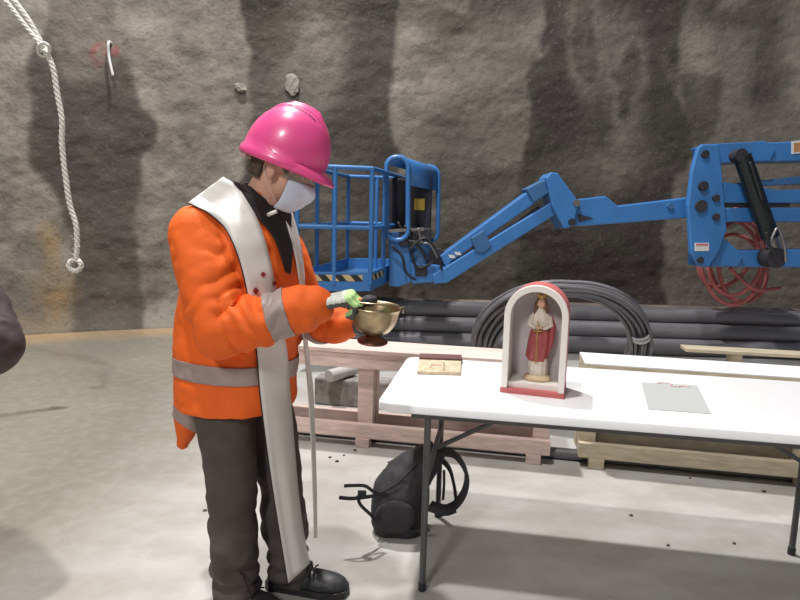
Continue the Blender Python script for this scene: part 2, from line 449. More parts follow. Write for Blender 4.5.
# weathered block and pipe offcut behind the bench
b = MB(); q = V((-.62, 4.32, 0))
b.obox(q, (.62, -.1, 0), (.03, .16, 0), (0, 0, .2))
tag(b.build('concrete_block', mat('weathered grey concrete', (150, 144, 138), .9, vary=.25, scale=14, bump=.4), None, bevel=.012), 'low weathered grey block on the floor behind the pale bench post', 'block')
b = MB(); b.lathe(V((-.50, 4.22, .245)), [(.0, 0), (.045, 0), (.045, .3), (.0, .3)], (V((0, 0, 1)), V((.8, -.6, 0)), V((.6, .8, 0)).normalized()), 20)
tag(b.build('pipe_offcut', M['grey_plastic'], None, bevel=.004), 'short pale round pipe offcut lying on the grey block behind the bench', 'pipe')
b = MB(); b.obox(at(686, 352, z=.24), at(802, 358, z=.24)-at(686, 352, z=.24)+BU*.6, BV*.2, UP*.03)
z0 = at(692, 351.5, z=.24)
pl = b.build('loose_plank', M['timber2'], None, bevel=.003); tag(pl, 'yellowish loose timber plank lying behind the white topped bench', 'plank')
for k, nm in ((.35, 'short timber bearer under the near end of the loose yellowish plank'), (1.5, 'timber bearer under the far right end of the loose yellowish plank')):
    b = MB(); b.obox(z0+BU*k-UP*.24+BV*.02, BU*.09, BV*.14, UP*.2395)
    tag(b.build('timber_bearer', M['timber2'], None, bevel=.003), nm, 'timber')

# ------------------------------------------------------------------ pipes
PD = V((.9995, -.005, 0))
def pipe(c, L, r, mt, label, group=None, n=24, name='black_pipe', d=PD):
    c = V(c); a, bb = frame(d)
    t = MB().lathe(c, [(r*.86, 0), (r, 0), (r, L), (r*.86, L), (r*.86, L-.02), (r*.86, .02)][0:4], (a, bb, d.normalized()), n)
    return tag(t.build(name, mt, None, angle=40), label, 'pipe', group)
X0 = -1.9
pr = .09
rows = [(6.35, pr), (6.35+2*pr+.004, pr), (6.35+4*pr+.008, pr), (6.35+6*pr+.012, pr)][:4]
names = ['black pipe lying along the front of the bottom layer of the pipe stack', 'black pipe in the bottom layer, second from the front of the pipe stack',
         'black pipe in the bottom layer, third from the front of the pipe stack', 'black pipe in the bottom layer at the back of the pipe stack']
for (y, r_), nm in zip(rows, names): pipe((X0+random.uniform(-.1, .1), y, r_), 6.6, r_, M['black_pipe'], nm, 'pipes stacked along the wall')
h = sqrt(3)*pr
for k, nm in ((0, 'dark pipe in the middle layer at the front of the pipe stack'), (1, 'dark pipe in the middle layer, second from the front'), (2, 'dark pipe in the middle layer at the back')):
    pipe((X0+random.uniform(-.1, .1), 6.35+pr*(2*k+1)+.004*k, pr+h+.002), 6.6, pr, M['black_pipe'], nm, 'pipes stacked along the wall')
for k, (nm, mt) in enumerate((('dark pipe on top of the stack, at the front', M['black_pipe']), ('rust brown pipe on top of the pipe stack, at the back', M['rust_pipe']))):
    pipe((X0+random.uniform(-.1, .1), 6.35+pr*(2*k+2)+.004*k, pr+2*h+.004), 6.6, pr, mt, nm, 'pipes stacked along the wall')
pa, pb = V((-.95, 3.664, .033)), V((2.9, 2.951, .033))
d = pb-pa
pipe(pa+BV*.0+V((0, .105, 0)), d.length, .033, M['grey_pipe'], 'thin grey pipe on the floor running under both timber benches', name='grey_pipe', d=d.normalized())

# ------------------------------------------------------------------ coil of black tubing leaning on the bench
cc = V((1.15, 4.19, .50)); R0 = .497
e1 = V((.99, -.10, 0)).normalized(); tilt = radians(59)
back = V((.10, .99, 0)).normalized()
e2 = (-back*cos(tilt)+UP*sin(tilt)).normalized(); e3 = e1.cross(e2)
coil = thing('tubing_coil', 'large coil of thin black tubing leaning on the benches behind the shrine', 'coil', (cc.x, cc.y, 0))
tr = .0125
for k in range(20):
    i, j = k % 5, k//5
    rr = R0-.01+i*.026+random.uniform(-.002, .002); off = (j-1.5)*.03
    ph = random.uniform(0, 6.28); pts = []
    for q in range(64):
        a = 2*pi*q/64; top = max(0, sin(a)); sq = 1-.55*top
        rad_ = R0+.04+(rr-R0-.04)*(.75+.45*abs(cos(a))+.5*max(0, -cos(a))*max(0, sin(a)+.4))+.006*sin(a*3+ph)
        pts.append(cc+e1*rad_*cos(a)+e2*rad_*sin(a)+e3*(off*(1.0-.35*top)+.006*sin(2*a+ph)))
    MB().tube(pts, tr, 8, closed=True).build('tube_loop', M['black_pipe'], coil, smooth=True)
for a in (.30, .36):
    b = MB(); ca = cc+e1*(R0+.047)*cos(a)+e2*(R0+.047)*sin(a); rd = e1*cos(a)+e2*sin(a); tn = -e1*sin(a)+e2*cos(a)
    b.rings([[ca+tn*s_+rd*.07*cos(2*pi*i/20)+e3*.078*sin(2*pi*i/20) for i in range(20)] for s_ in (-.012, .012)], cap=False)
    b.build('tie_tape', M['white_tape'], coil, smooth=True, solid=.003)['label'] = 'white tie tape round the black tubing'

# ------------------------------------------------------------------ folding table
TU = V((.987, -.161, 0)).normalized(); TV = V((.161, .987, 0)).normalized(); TO = V((-.073, 2.08, 0)); TL, TW = 1.84, .735
Tp = lambda u, v, z: TO+TU*u+TV*v+UP*z
tb = thing('folding_table', 'white plastic folding table with dark metal legs holding the shrine', 'table', Tp(TL/2, TW/2, 0))
def rrect(u0, v0, u1, v1, r, z, k=6):
    out = []
    for cu, cv, a0 in ((u1-r, v1-r, 0), (u0+r, v1-r, 90), (u0+r, v0+r, 180), (u1-r, v0+r, 270)):
        for i in range(k+1):
            a = radians(a0+90*i/k); out.append(Tp(cu+r*cos(a), cv+r*sin(a), z))
    return out
b = MB(); b.rings([rrect(0.012, .012, TL-.012, TW-.012, .04, .702), rrect(0, 0, TL, TW, .045, .708), rrect(0, 0, TL, TW, .045, .736), rrect(.004, .004, TL-.004, TW-.004, .043, .74)])
b.build('tabletop', M['plastic'], tb, angle=50)
for v in (.05, TW-.05):
    b = MB(); b.bar(Tp(.12, v, .69), Tp(TL-.12, v, .69), .024, .024); b.build('side_rail', M['dark_metal'], tb, bevel=.003)
for u, sg in ((.18, 1), (TL-.125, -1)):
    for v in (.055, TW-.105):
        b = MB(); b.tube([Tp(u, v, .012), Tp(u, v, .70)], .0125, 14); b.build('leg', M['dark_metal'], tb, smooth=False, angle=40)
        MB().cyl(Tp(u, v, 0), Tp(u, v, .03), .0155).build('foot_cap', M['black_rubber'], tb, angle=40)
    b = MB(); b.cyl(Tp(u, .055, .44), Tp(u, TW-.105, .44), .011); b.build('cross_bar', M['dark_metal'], tb, angle=40)
    b = MB(); b.cyl(Tp(u, .065, .688), Tp(u, TW-.065, .688), .012); b.build('pivot_bar', M['dark_metal'], tb, angle=40)
    b = MB(); b.bar(Tp(u, TW/2, .44), Tp(u+sg*.44, TW/2, .69), .022, .016); b.bar(Tp(u+sg*.40, TW/2, .692), Tp(u+sg*.52, TW/2, .692), .034, .014)
    b.build('folding_brace', M['dark_metal'], tb, bevel=.003)

# ------------------------------------------------------------------ shrine with statue
ang = radians(-17.5); su = V((cos(ang), sin(ang), 0)); sv = V((-sin(ang), cos(ang), 0))
so = at(500.3, 392, z=.7405); SW = .236; SD = .17
Sp = lambda u, v, z: so+su*u+sv*v+UP*z
M['shrine_white'] = mat('white painted wood', (232, 226, 220), .6, vary=.03)
M['shrine_red'] = mat('faded red paint', (192, 102, 100), .6, vary=.08)
sh = thing('shrine_box', 'small arched shrine box, white inside and red outside, standing on the table', 'shrine', Sp(SW/2, SD/2, 0))
b = MB(); b.obox(Sp(-.002, -.003, 0), su*(SW+.004), sv*(SD+.006), UP*.019); b.build('base_board', M['shrine_red'], sh, bevel=.002)['label'] = 'red base board'
HS = .42; zs = HS-SW/2     # springing of the arch
def arch(inset, v, z0, n=28):
    r = SW/2-inset; pts = [Sp(inset, v, z0)]
    pts += [Sp(SW/2-r*cos(pi*i/n), v, zs+r*sin(pi*i/n)) for i in range(n+1)]
    return pts+[Sp(SW-inset, v, z0)]
def shell(i0, i1, v0, v1, z0):
    A, B, C_, D = arch(i0, v0, z0), arch(i1, v0, z0), arch(i1, v1, z0), arch(i0, v1, z0)
    n = len(A); b = MB(); vs = A+B+C_+D
    fs = []
    for k in range(4):
        k2 = (k+1) % 4
        for i in range(n-1): fs.append([k*n+i, k*n+i+1, k2*n+i+1, k2*n+i])
    fs += [[0, n, 2*n, 3*n], [n-1, 2*n-1, 3*n-1, 4*n-1]]
    return b.add(vs, fs)
shell(0, .024, 0, .022, .0192).build('arch_frame', M['shrine_white'], sh, angle=35, bevel=.002)
shell(.0, .012, .0222, SD, .0192).build('outer_shell', M['shrine_red'], sh, angle=35)['label'] = 'red painted outer shell'
shell(.0122, .022, .0222, SD-.012, .0192).build('niche_lining', mat('grey white lining', (222, 213, 212), .7, vary=.04), sh, angle=35)
b = MB(); pl_ = arch(.0125, SD-.012, .0192); b.prism(pl_, sv*.01); b.build('back_panel', mat('pale lilac grey back', (210, 200, 202), .7, vary=.05), sh)
b = MB(); b.obox(Sp(.024, .0225, .0192), su*(SW-.048), sv*(SD-.036), UP*.02); b.build('niche_floor', M['shrine_white'], sh)
# statue ----------------------------------------------------------------
M['st_white'] = mat('ivory plaster', (226, 214, 200), .5, vary=.06, scale=40)
M['st_red'] = mat('dull crimson paint', (168, 80, 82), .5, vary=.12, scale=40)
M['st_gold'] = mat('old gold paint', (190, 150, 84), .4, .4, vary=.15, scale=60)
M['st_hair'] = mat('brown painted hair', (112, 74, 52), .6, vary=.15, scale=80)
M['st_skin'] = mat('painted plaster skin', (220, 176, 150), .5, vary=.04)
sc_ = Sp(SW*.54, SD*.55, .0395)
stt = thing('saint_statue', 'small crowned saint statue in white robe and red mantle standing inside the shrine', 'statue', sc_)
KS = 1.27; su0, sv0, UP0 = su, sv, UP; su, sv, UP = su*KS, sv*KS, UP*KS   # the statue is drawn at 24 cm and enlarged
def el(secs, n=28, fold=0.0, nf=9, ph=0):
    rs = []
    for (x, y, z, rx_, ry_) in secs:
        rs.append([sc_+su*(x+rx_*cos(2*pi*i/n)*(1+fold*cos(nf*2*pi*i/n+ph)))+sv*(y+ry_*sin(2*pi*i/n)*(1+fold*cos(nf*2*pi*i/n+ph)))+UP*z for i in range(n)])
    return MB().rings(rs)
el([(0, 0, 0, .04, .032), (0, 0, .006, .043, .035), (0, 0, .014, .040, .032), (0, 0, .018, .034, .028)]).build('plinth', mat('beige plinth', (196, 174, 140), .6, vary=.1), stt, angle=40)
el([(0, 0, .018, .03, .026), (0, 0, .05, .028, .023), (0, 0, .10, .026, .02), (0, 0, .15, .026, .018), (.001, 0, .185, .028, .018), (.001, 0, .205, .026, .015), (.001, 0, .217, .012, .010), (.001, -.001, .224, .008, .008)], 40, .07, 11).build('robe', M['st_white'], stt, smooth=True)
el([(-.002, -.002, .062, .026, .024), (-.004, -.002, .075, .033, .027), (0, -.003, .11, .033, .026), (.002, -.003, .14, .031, .025), (.003, -.003, .158, .028, .022)], 40, .06, 9, 1).build('mantle', M['st_red'], stt, smooth=True)
b = MB(); b.tube([sc_+su*.03+sv*.004+UP*.20, sc_+su*.038+sv*0+UP*.17, sc_+su*.036-sv*.004+UP*.12, sc_+su*.026-sv*.006+UP*.08], [.008, .012, .011, .005], 12); b.build('mantle_fall', M['st_red'], stt, smooth=True)
b = MB(); b.tube([sc_+su*.027+UP*.20, sc_+su*.033-sv*.006+UP*.172, sc_+su*.012-sv*.026+UP*.165], [.009, .01, .006], 12)
b.tube([sc_-su*.025+UP*.20, sc_-su*.031-sv*.006+UP*.172, sc_-su*.01-sv*.026+UP*.165], [.009, .01, .006], 12); b.build('sleeves', M['st_white'], stt, smooth=True)
b = MB(); b.sphere(sc_-su*.003-sv*.029+UP*.167, .007, 10); b.sphere(sc_+su*.006-sv*.029+UP*.169, .007, 10); b.build('hands', M['st_skin'], stt, smooth=True)
b = MB(); b.bar(sc_-su*.004-sv*.033+UP*.19, sc_-su*.004-sv*.030+UP*.055, .004, .002); b.bar(sc_-su*.018-sv*.033+UP*.158, sc_+su*.011-sv*.033+UP*.158, .004, .004); b.build('sword', M['st_gold'], stt)
b = MB(); hc_ = sc_+su*.001-sv*.002+UP*.240
b.ellipsoid(hc_, (su*.013, sv*.014, UP*.017), 20, 14); b.ellipsoid(hc_-sv*.014-UP*.003, (su*.003, sv*.004, UP*.004), 8, 6); b.build('head', M['st_skin'], stt, smooth=True)
b = MB(); b.ellipsoid(hc_+sv*.004+UP*.003, (su*.0165, sv*.0145, UP*.0165), 18, 12)
for sg in (-1, 1): b.tube([hc_+su*sg*.014+UP*.002, hc_+su*sg*.016-UP*.018, hc_+su*sg*.018-sv*.004-UP*.036], [.006, .007, .004], 10)
b.build('hair', M['st_hair'], stt, smooth=True)
b = MB(); n = 24; b.rings([[hc_+UP*.0155+su*.0125*cos(2*pi*i/n)+sv*.0125*sin(2*pi*i/n) for i in range(n)],
    [hc_+UP*(.025+.006*(i % 4 == 0))+su*.0155*cos(2*pi*i/n)+sv*.0155*sin(2*pi*i/n) for i in range(n)]], cap=False); b.build('crown', M['st_gold'], stt, solid=.002)
su, sv, UP = su0, sv0, UP0

# ------------------------------------------------------------------ small book and sheet on the table
q = [at(417, 374.3, z=.7405), at(460.5, 375.6, z=.7405), at(461.5, 360, z=.7405), at(419.5, 358.5, z=.7405)]
bk = thing('small_book', 'small tan book with dark spine lying near the left end of the table', 'book', q[0])
b = MB(); b.prism(q, UP*.014); b.build('cover', mat('tan cover', (200, 184, 156), .7, vary=.15, scale=40), bk, bevel=.002)
u_ = q[2]-q[3]; v_ = (q[0]-q[3])*.26
MB().obox(q[3]-v_*.1+UP*.0142, u_*1.0, v_*1.1, UP*.010).build('spine', mat('dark maroon cloth', (104, 72, 70), .8), bk, bevel=.003)['label'] = 'dark maroon spine'
b = MB(); c0 = q[0]+(q[1]-q[0])*.3+(q[3]-q[0])*.30+UP*.0155
ux = (q[1]-q[0]).normalized(); vx = (q[3]-q[0]).normalized()
b.tube(smoothpath([c0-vx*.03, c0+vx*.01, c0+ux*.012+vx*.024, c0+ux*.045+vx*.028], 6), .004, 8); b.build('printed_figure', mat('pink print', (222, 176, 166), .7), bk, smooth=True)
b = MB(); b.bar(q[0]+(q[1]-q[0])*.62+UP*.0148+(q[3]-q[0])*.05, q[0]+(q[1]-q[0])*.62+UP*.0148+(q[3]-q[0])*.6, .003, .001); b.build('cover_line', mat('dark print', (90, 74, 66), .8), bk)
q = [at(648, 409.5, z=.7405), at(711.5, 414.3, z=.7405), at(697, 385.8, z=.7405), at(641.5, 382.8, z=.7405)]
tag(MB().prism(q, UP*.002).build('paper_sheet', mat('grey card', (172, 174, 172), .7, vary=.02), None), 'pale grey sheet of card lying on the right half of the table', 'paper')
c0 = at(670, 385, z=.744); b = MB()
pts = smoothpath([c0-TU*.045+TV*.012, c0-TU*.02+TV*.03, c0+TU*.01+TV*.015, c0+TU*.0-TV*.012, c0+TU*.03-TV*.018, c0+TU*.05+TV*.0, c0+TU*.07-TV*.01], 6)
b.tube(pts, .0022, 8)
for i in range(0, len(pts), 3): b.sphere(pts[i]+UP*.0008, .0034, 8)
tag(b.build('prayer_beads', mat('pink beads', (226, 190, 188), .5), None, smooth=True), 'string of pale pink beads lying across the edge of the grey card', 'beads')

# ------------------------------------------------------------------ backpack
M['pack'] = mat('black nylon', (44, 42, 44), .75, vary=.12, scale=20, bump=.25, bscale=60)
M['strap'] = mat('black webbing', (46, 45, 47), .8, vary=.1, bump=.2, bscale=150)
bo = V((.025, 2.55, 0))
bp_ = thing('backpack', 'black backpack slumped on the floor under the left end of the table', 'bag', bo)
def K(px, py, Y): return at(px, py, Y)
b = MB()
# body: rings from the base (on the floor) up to the leaning top, as thick rounded slabs
secs = [(-.005, .0, .006, .105, .10), (.0, 0, .05, .122, .12), (.0, 0, .14, .125, .125), (.005, .01, .21, .122, .12), (.05, .02, .28, .115, .105), (.10, .03, .335, .10, .085), (.145, .04, .375, .06, .05)]
rs = []
for (x, y, z, rx_, ry_) in secs:
    rs.append([bo+V((x, y, z))+V((.985, -.17, 0))*rx_*(abs(cos(a))**.7*copysign(1, cos(a)))+V((.17, .985, 0))*ry_*(abs(sin(a))**.7*copysign(1, sin(a))) for a in [2*pi*i/36 for i in range(36)]])
b.rings(rs)
v, f = remesh(b, .009, 4); nn = normals(v, f)
v = v+nn*(.0045*fnoise(v*[14, 14, 18], 2, 7)+.002*fnoise(v*45, 2, 3))[:, None]; v[:, 2] = np.maximum(v[:, 2], .003)
raw(v, f).build('pack_body', M['pack'], bp_, smooth=True)
b = MB(); a0 = bo+V((-.02, -.118, .06))
b.ellipsoid(a0+V((0, -.004, .06)), (V((.09, -.015, 0)), V((.006, .018, 0)), V((.01, 0, .075))), 20, 12); b.build('front_pocket', M['pack'], bp_, smooth=True)
b = MB(); zp = smoothpath([bo+V((-.115, -.06, .19)), bo+V((-.06, -.105, .235)), bo+V((.0, -.1, .28)), bo+V((.07, -.06, .34))], 8)
b.tube(zp, .004, 8); b.build('zip', M['strap'], bp_, smooth=True)
def strap(pts, wd, th, nm, wide=V((0, 1, 0)), n=8):
    p_ = smoothpath(pts, n); b = MB(); rs = []
    for k, q in enumerate(p_):
        d = (p_[min(k+1, len(p_)-1)]-p_[max(k-1, 0)]).normalized(); s_ = (wide-d*wide.dot(d)).normalized(); u = d.cross(s_)
        rs.append([q+s_*wd/2+u*th/2, q-s_*wd/2+u*th/2, q-s_*wd/2-u*th/2, q+s_*wd/2-u*th/2])
    b.rings(rs); return b.build(nm, M['strap'], bp_, bevel=.001, smooth=False)
Yp = 2.47
strap([K(440, 452, 2.47), K(455, 455, 2.46), K(466, 472, 2.44), K(465, 490, 2.44), K(455, 505, 2.46), K(440, 512, 2.49)], .06, .016, 'shoulder_strap')
strap([K(437, 455, 2.58), K(449, 468, 2.57), K(454, 485, 2.57), K(456, 500, 2.57)], .05, .014, 'shoulder_strap')
strap([K(444, 470, 2.5), K(444, 485, 2.5), K(443, 500, 2.51)], .012, .004, 'webbing', wide=V((1, 0, 0)))
strap([K(430, 506, 2.48), K(445, 510, 2.46), K(455, 507, 2.46)], .05, .03, 'hip_pad')
strap([K(380, 494, 2.42), K(374, 492, 2.40), K(365, 486, 2.38), K(352, 485.5, 2.37), K(344, 486, 2.37)], .014, .005, 'webbing', wide=UP)
strap([K(378, 495, 2.42), K(366, 497, 2.40), K(358, 498, 2.38), K(350, 498.5, 2.37), K(339, 497.5, 2.36)], .016, .005, 'webbing', wide=UP)
strap([K(358, 495, 2.38), K(360, 504, 2.385), K(370, 514, 2.40), K(378, 522, 2.42), K(392, 527, 2.43)], .014, .006, 'webbing', wide=UP)
b = MB(); kc = K(362, 494, 2.38)
b.obox(kc-V((.018, .006, .016)), (.036, 0, 0), (0, .012, 0), (0, 0, .032)); b.build('buckle', M['strap'], bp_, bevel=.004)
strap([K(386, 531.5, 2.42), K(390, 528.5, 2.42), K(402, 530, 2.42), K(430, 530.5, 2.43)], .01, .006, 'webbing', wide=V((0, 1, 0)))
strap([bo+V((.10, .03, .37)), bo+V((.125, .03, .405)), bo+V((.16, .03, .36))], .025, .008, 'carry_loop')

# ------------------------------------------------------------------ stones on the floor
M['stone'] = mat('dark grit', (92, 88, 82), .9, vary=.3, scale=60)
for i, (px, py, r_) in enumerate([(355, 450, .009), (330, 457, .008), (337, 461, .009), (344, 455, .006), (389, 462, .008), (205, 510, .008), (631, 515, .008), (764, 491, .009), (690, 478, .006), (668, 545, .007), (734, 543, .007)]):
    c0 = at(px, py, z=r_*.55); b = MB(); b.ellipsoid(c0, (V((r_*1.3, .002, 0)), V((0, r_, 0)), V((0, 0, r_*.55))), 9, 6)
    b.v = [q+V((random.uniform(-1, 1), random.uniform(-1, 1), 0))*r_*.15 for q in b.v]
    tag(b.build('grit_stone', M['stone'], None), 'tiny dark crumb of stone lying on the pale concrete floor', 'stone', 'crumbs of stone scattered on the floor')

# ------------------------------------------------------------------ blue boom lift
def px(poly, Y): return [at(x, y, Y=Y) for x, y in poly]
def plate(poly, Y0, Y1): return MB().prism(px(poly, Y0), (0, Y1-Y0, 0))
YB = 6.0
lift = thing('boom_lift', 'blue articulated boom lift with railed work basket in front of the wall', 'boom lift', (5.9, 6.0, 0))
# work basket: short side A-B towards the viewer, long side running back
A = at(370, 282, Y=5.35); B_ = at(297, 290, Y=5.25); zF = .735
A = V((A.x, A.y, zF)); B_ = V((B_.x, B_.y, zF))
back = V((.30, 1.55, .02)); A2 = A+back; B2 = B_+back
tr_ = .021; HT = 1.075
def post(p0, p1, nm='rail_post', r=tr_): MB().cyl(p0, p1, r, n=14).build(nm, M['blue'], lift, angle=40)
cs = [A, B_, B2, A2]
MB().prism([c+UP*.0 for c in cs], UP*.05).build('basket_floor', M['blue2'], lift)
b = MB(); hz = .17
for i in range(4):
    p, q = cs[i], cs[(i+1) % 4]
    b = MB(); b.bar(p+UP*.08, q+UP*.08, .02, hz); b.build('toe_board', M['blue'], lift, bevel=.004)
hm = bpy.data.materials.new('hazard stripes'); hm.use_nodes = True; T = NT(hm)
tc = T.new('ShaderNodeTexCoord'); sp_ = T.new('ShaderNodeSeparateXYZ'); T.link(tc.outputs['Object'], sp_.inputs[0])
w_ = mth(T, 'FRACT', mth(T, 'MULTIPLY', mth(T, 'ADD', mth(T, 'ADD', sp_.outputs[0], sp_.outputs[2]), mth(T, 'MULTIPLY', sp_.outputs[1], .8)), 6.3))
T.link(mix(T, mth(T, 'GREATER_THAN', w_, .5), srgb(40, 38, 40), srgb(196, 176, 130)), T.n['Principled BSDF'].inputs['Base Color'])
T.n['Principled BSDF'].inputs['Roughness'].default_value = .6
dA = (A-B_).normalized(); nA = V((dA.y, -dA.x, 0))
MB().obox(B_+dA*.05+nA*.0105+UP*.085, dA*((A-B_).length-.12), nA*.004, UP*.055).build('hazard_tape', hm, lift)
dL = back.normalized(); nL = V((dL.y, -dL.x, 0)).normalized()
MB().obox(A+dL*.05+nL*.0105+UP*.085, dL*.42, nL*.004, UP*.055).build('hazard_tape', hm, lift)
for t in (0, .5, 1):
    c0 = B_+(A-B_)*t; post(c0+UP*.05, c0+UP*HT); 
for t in (.33, .66): c0 = A+(A2-A)*t; post(c0+UP*.05, c0+UP*HT); c0 = B_+(B2-B_)*t; post(c0+UP*.05, c0+UP*HT)
for t in (0, .5, 1): c0 = B2+(A2-B2)*t; post(c0+UP*.05, c0+UP*HT)
for h in (HT, .56):
    for i in range(4): post(cs[i]+UP*h, cs[(i+1) % 4]+UP*h, 'guard_rail')
    for c0 in cs: MB().sphere(c0+UP*h, tr_, 12).build('rail_joint', M['blue'], lift, smooth=True)
# control hoop on the long side: two rounded frames joined by a top sheet
def hoop(x0, y0, x1, y1, r, Y):
    pts = []
    for cx, cy, a0 in ((x1-r, y0+r, -90), (x1-r, y1-r, 0), (x0+r, y1-r, 90), (x0+r, y0+r, 180)):
        for k in range(7):
            a = radians(a0+15*k); pts.append(at(cx+r*cos(a), cy+r*sin(a), Y=Y))
    return pts
h1 = hoop(386.5, 157, 408, 240, 10, 5.9); h2 = [p+V((.33, .62, -.03)) for p in h1]
MB().tube(h1, .024, 12, closed=True).build('hoop_frame', M['blue'], lift, smooth=True)
MB().tube(h2, .024, 12, closed=True).build('hoop_frame', M['blue'], lift, smooth=True)
n_ = len(h1); seq = [i % n_ for i in range(22, 22+12)]
e1_ = [h1[i] for i in seq]+[h1[6], h1[6].lerp(h1[7], .28)]; e2_ = [h2[i] for i in seq]+[h2[6], h2[6].lerp(h2[7], .28)]
b = MB(); b.add(e1_+e2_, [[k, k+1, 14+k+1, 14+k] for k in range(13)]); b.build('hoop_cover', M['blue'], lift, smooth=True, solid=.02)
dk = mat('dark grey panel', (48, 46, 52), .6, vary=.2)
MB().obox(at(389, 238, Y=6.25), V((.24, .2, 0)), V((-.1, .15, 0)), UP*.62).build('control_box', dk, lift, bevel=.03)
MB().obox(at(404, 240, Y=6.3), V((.28, .03, 0)), V((0, .1, 0)), UP*.68).build('control_box', dk, lift, bevel=.03)
c0 = at(414, 210, Y=6.28); MB().obox(c0, V((.11, .012, 0)), V((0, .02, 0)), UP*.12).build('warning_plate', mat('yellow plate', (214, 178, 62), .5), lift, bevel=.004)['label'] = 'yellow warning plate'
# mounting panel, rotator and hoses
plate([(389, 232), (409, 230), (411, 282), (398, 287), (389, 286)], 5.95, 6.1).build('mounting_panel', M['blue'], lift, bevel=.01)
plate([(409, 262), (446, 266), (440, 282), (412, 284)], 5.92, 6.25).build('rotator_bracket', M['blue'], lift, bevel=.015)
b = MB(); c0 = at(420, 262, Y=6.05); b.cyl(c0-UP*.14, c0+UP*.18, .13); b.build('rotator', M['blue2'], lift, angle=40)
b = MB(); c0 = at(436, 264, Y=5.95); b.cyl(c0, c0+V((0, .3, 0)), .15); b.build('rotator_drum', dk, lift, angle=40)
for k, pts in enumerate(([(398, 222), (408, 240), (420, 248), (428, 262)], [(404, 226), (416, 234), (428, 240), (441, 262)], [(410, 240), (414, 262), (420, 268), (434, 262)],
                         [(392, 246), (402, 256), (406, 272), (416, 280)], [(418, 228), (422, 242), (430, 244), (438, 258)], [(409, 250), (424, 238), (436, 250), (442, 270)])):
    MB().tube(smoothpath(px(pts, 5.9-.01*k), 6), .012, 8).build('hydraulic_hose', M['steel'] if k == 4 else M['black_rubber'], lift, smooth=True)
MB().obox(at(399, 246, Y=5.9), (.10, 0, 0), (0, .05, 0), UP*.16).build('junction_box', dk, lift, bevel=.01)
MB().obox(at(415, 276, Y=5.9), (.12, 0, 0), (0, .02, 0), UP*.10).build('bracket_recess', dk, lift, bevel=.01)
b = MB(); b.obox(at(411, 240, Y=5.98), (.2, 0, 0), (0, .18, 0), (0, 0, .12)); b.build('valve_block', dk, lift, bevel=.01)
b = MB(); b.bar(at(386, 231, Y=5.9), at(424, 229, Y=5.9), .03, .03); b.build('hoop_bracket', M['steel'], lift)
# jib: thick tube above, slim tube below
plate([(440, 256), (552, 174), (558, 182), (547, 195), (452, 261), (446, 268)], 5.88, 6.08).build('jib_tube', M['blue'], lift, bevel=.012)
plate([(432, 275), (550, 203), (558, 203), (560, 212), (447, 283), (434, 284)], 5.86, 6.02).build('jib_link', M['blue'], lift, bevel=.012)
plate([(471, 238), (484, 230), (492, 246), (484, 253), (476, 252)], 5.84, 6.1).build('jib_clamp', M['blue2'], lift, bevel=.008)
plate([(526, 189), (543, 180), (549, 193), (534, 202)], 5.84, 6.1).build('jib_clamp', M['blue2'], lift, bevel=.008)
b = MB(); b.bar(at(480, 252, Y=5.97), at(540, 208, Y=5.97), .05, .05); b.build('jib_cylinder', M['black_rubber'], lift)
for x, y in ((450, 258), (456, 255)):
    c0 = at(x, y, Y=5.87); MB().obox(c0, (.055, 0, .0), (0, .006, 0), (-.02, 0, .03)).build('label_plate', M['white_tape'], lift)
# knuckle and arm
plate([(546, 178), (551, 172), (558, 173), (579, 202), (574, 226), (564, 229), (552, 206)], 5.8, 6.14).build('knuckle', M['blue'], lift, bevel=.012)
plate([(570, 200), (606, 196), (618, 206), (700, 196), (700, 217), (585, 226), (574, 226)], 5.86, 6.08).build('upper_arm', M['blue'], lift, bevel=.012)
plate([(578, 214), (593, 218), (579, 222)], 5.85, 5.87).build('arm_recess', dk, lift)
def pin(x, y, Y, r, m_=None, nm='pivot_pin'):
    c0 = at(x, y, Y=Y); MB().cyl(c0, c0+V((0, .06, 0)), r, n=16).build(nm, m_ or dk, lift, angle=40)
pin(671, 206, 5.83, .03, M['blue2']); pin(577, 203, 5.79, .035, M['steel']); pin(572, 222, 5.79, .035)
# upright link plates (a pair) with pivots
up_poly = [(698, 148), (703, 144), (719, 144), (722, 170), (727, 230), (719, 252), (710, 266), (699, 267), (691, 254), (688, 205), (692, 170)]
for Y0 in (5.72, 6.16): plate(up_poly, Y0, Y0+.06).build('link_plate', M['blue'], lift, bevel=.012)
for x, y, r in ((706, 154, .035), (704, 186, .045), (702, 206, .055), (717, 198, .032), (717, 217, .032), (701, 260, .03)): pin(x, y, 5.69, r)
plate([(695, 243), (709, 243), (709, 251), (695, 251)], 5.712, 5.72).build('label_plate', M['white_tape'], lift)
plate([(696, 243.6), (708, 243.6), (708, 245.6), (696, 245.6)], 5.709, 5.712).build('label_stripe', M['red_hose'], lift)
# booms running off to the turret
plate([(705, 145), (925, 136), (925, 158), (712, 163)], 5.82, 6.12).build('top_boom', M['blue'], lift, bevel=.012)
plate([(712, 144), (766, 141), (776, 148), (770, 161), (712, 163)], 5.78, 5.82).build('boom_cheek', M['blue'], lift, bevel=.006)
plate([(724, 182), (778, 190), (925, 186), (925, 203), (722, 203)], 5.84, 6.1).build('middle_boom', M['blue'], lift, bevel=.012)
plate([(722, 208), (925, 207), (925, 222), (720, 222)], 5.84, 6.1).build('lower_link', M['blue'], lift, bevel=.012)
plate([(730, 184), (800, 176), (925, 172), (925, 178), (760, 186)], 5.9, 6.0).build('boom_rod', M['blue2'], lift, bevel=.006)
plate([(724, 203), (790, 203), (790, 207), (724, 207)], 5.86, 6.08).build('cable_tray', dk, lift)
plate([(700, 252), (718, 238), (727, 247), (742, 251), (925, 247), (925, 268), (700, 267)], 5.84, 6.1).build('bottom_boom', M['blue'], lift, bevel=.012)
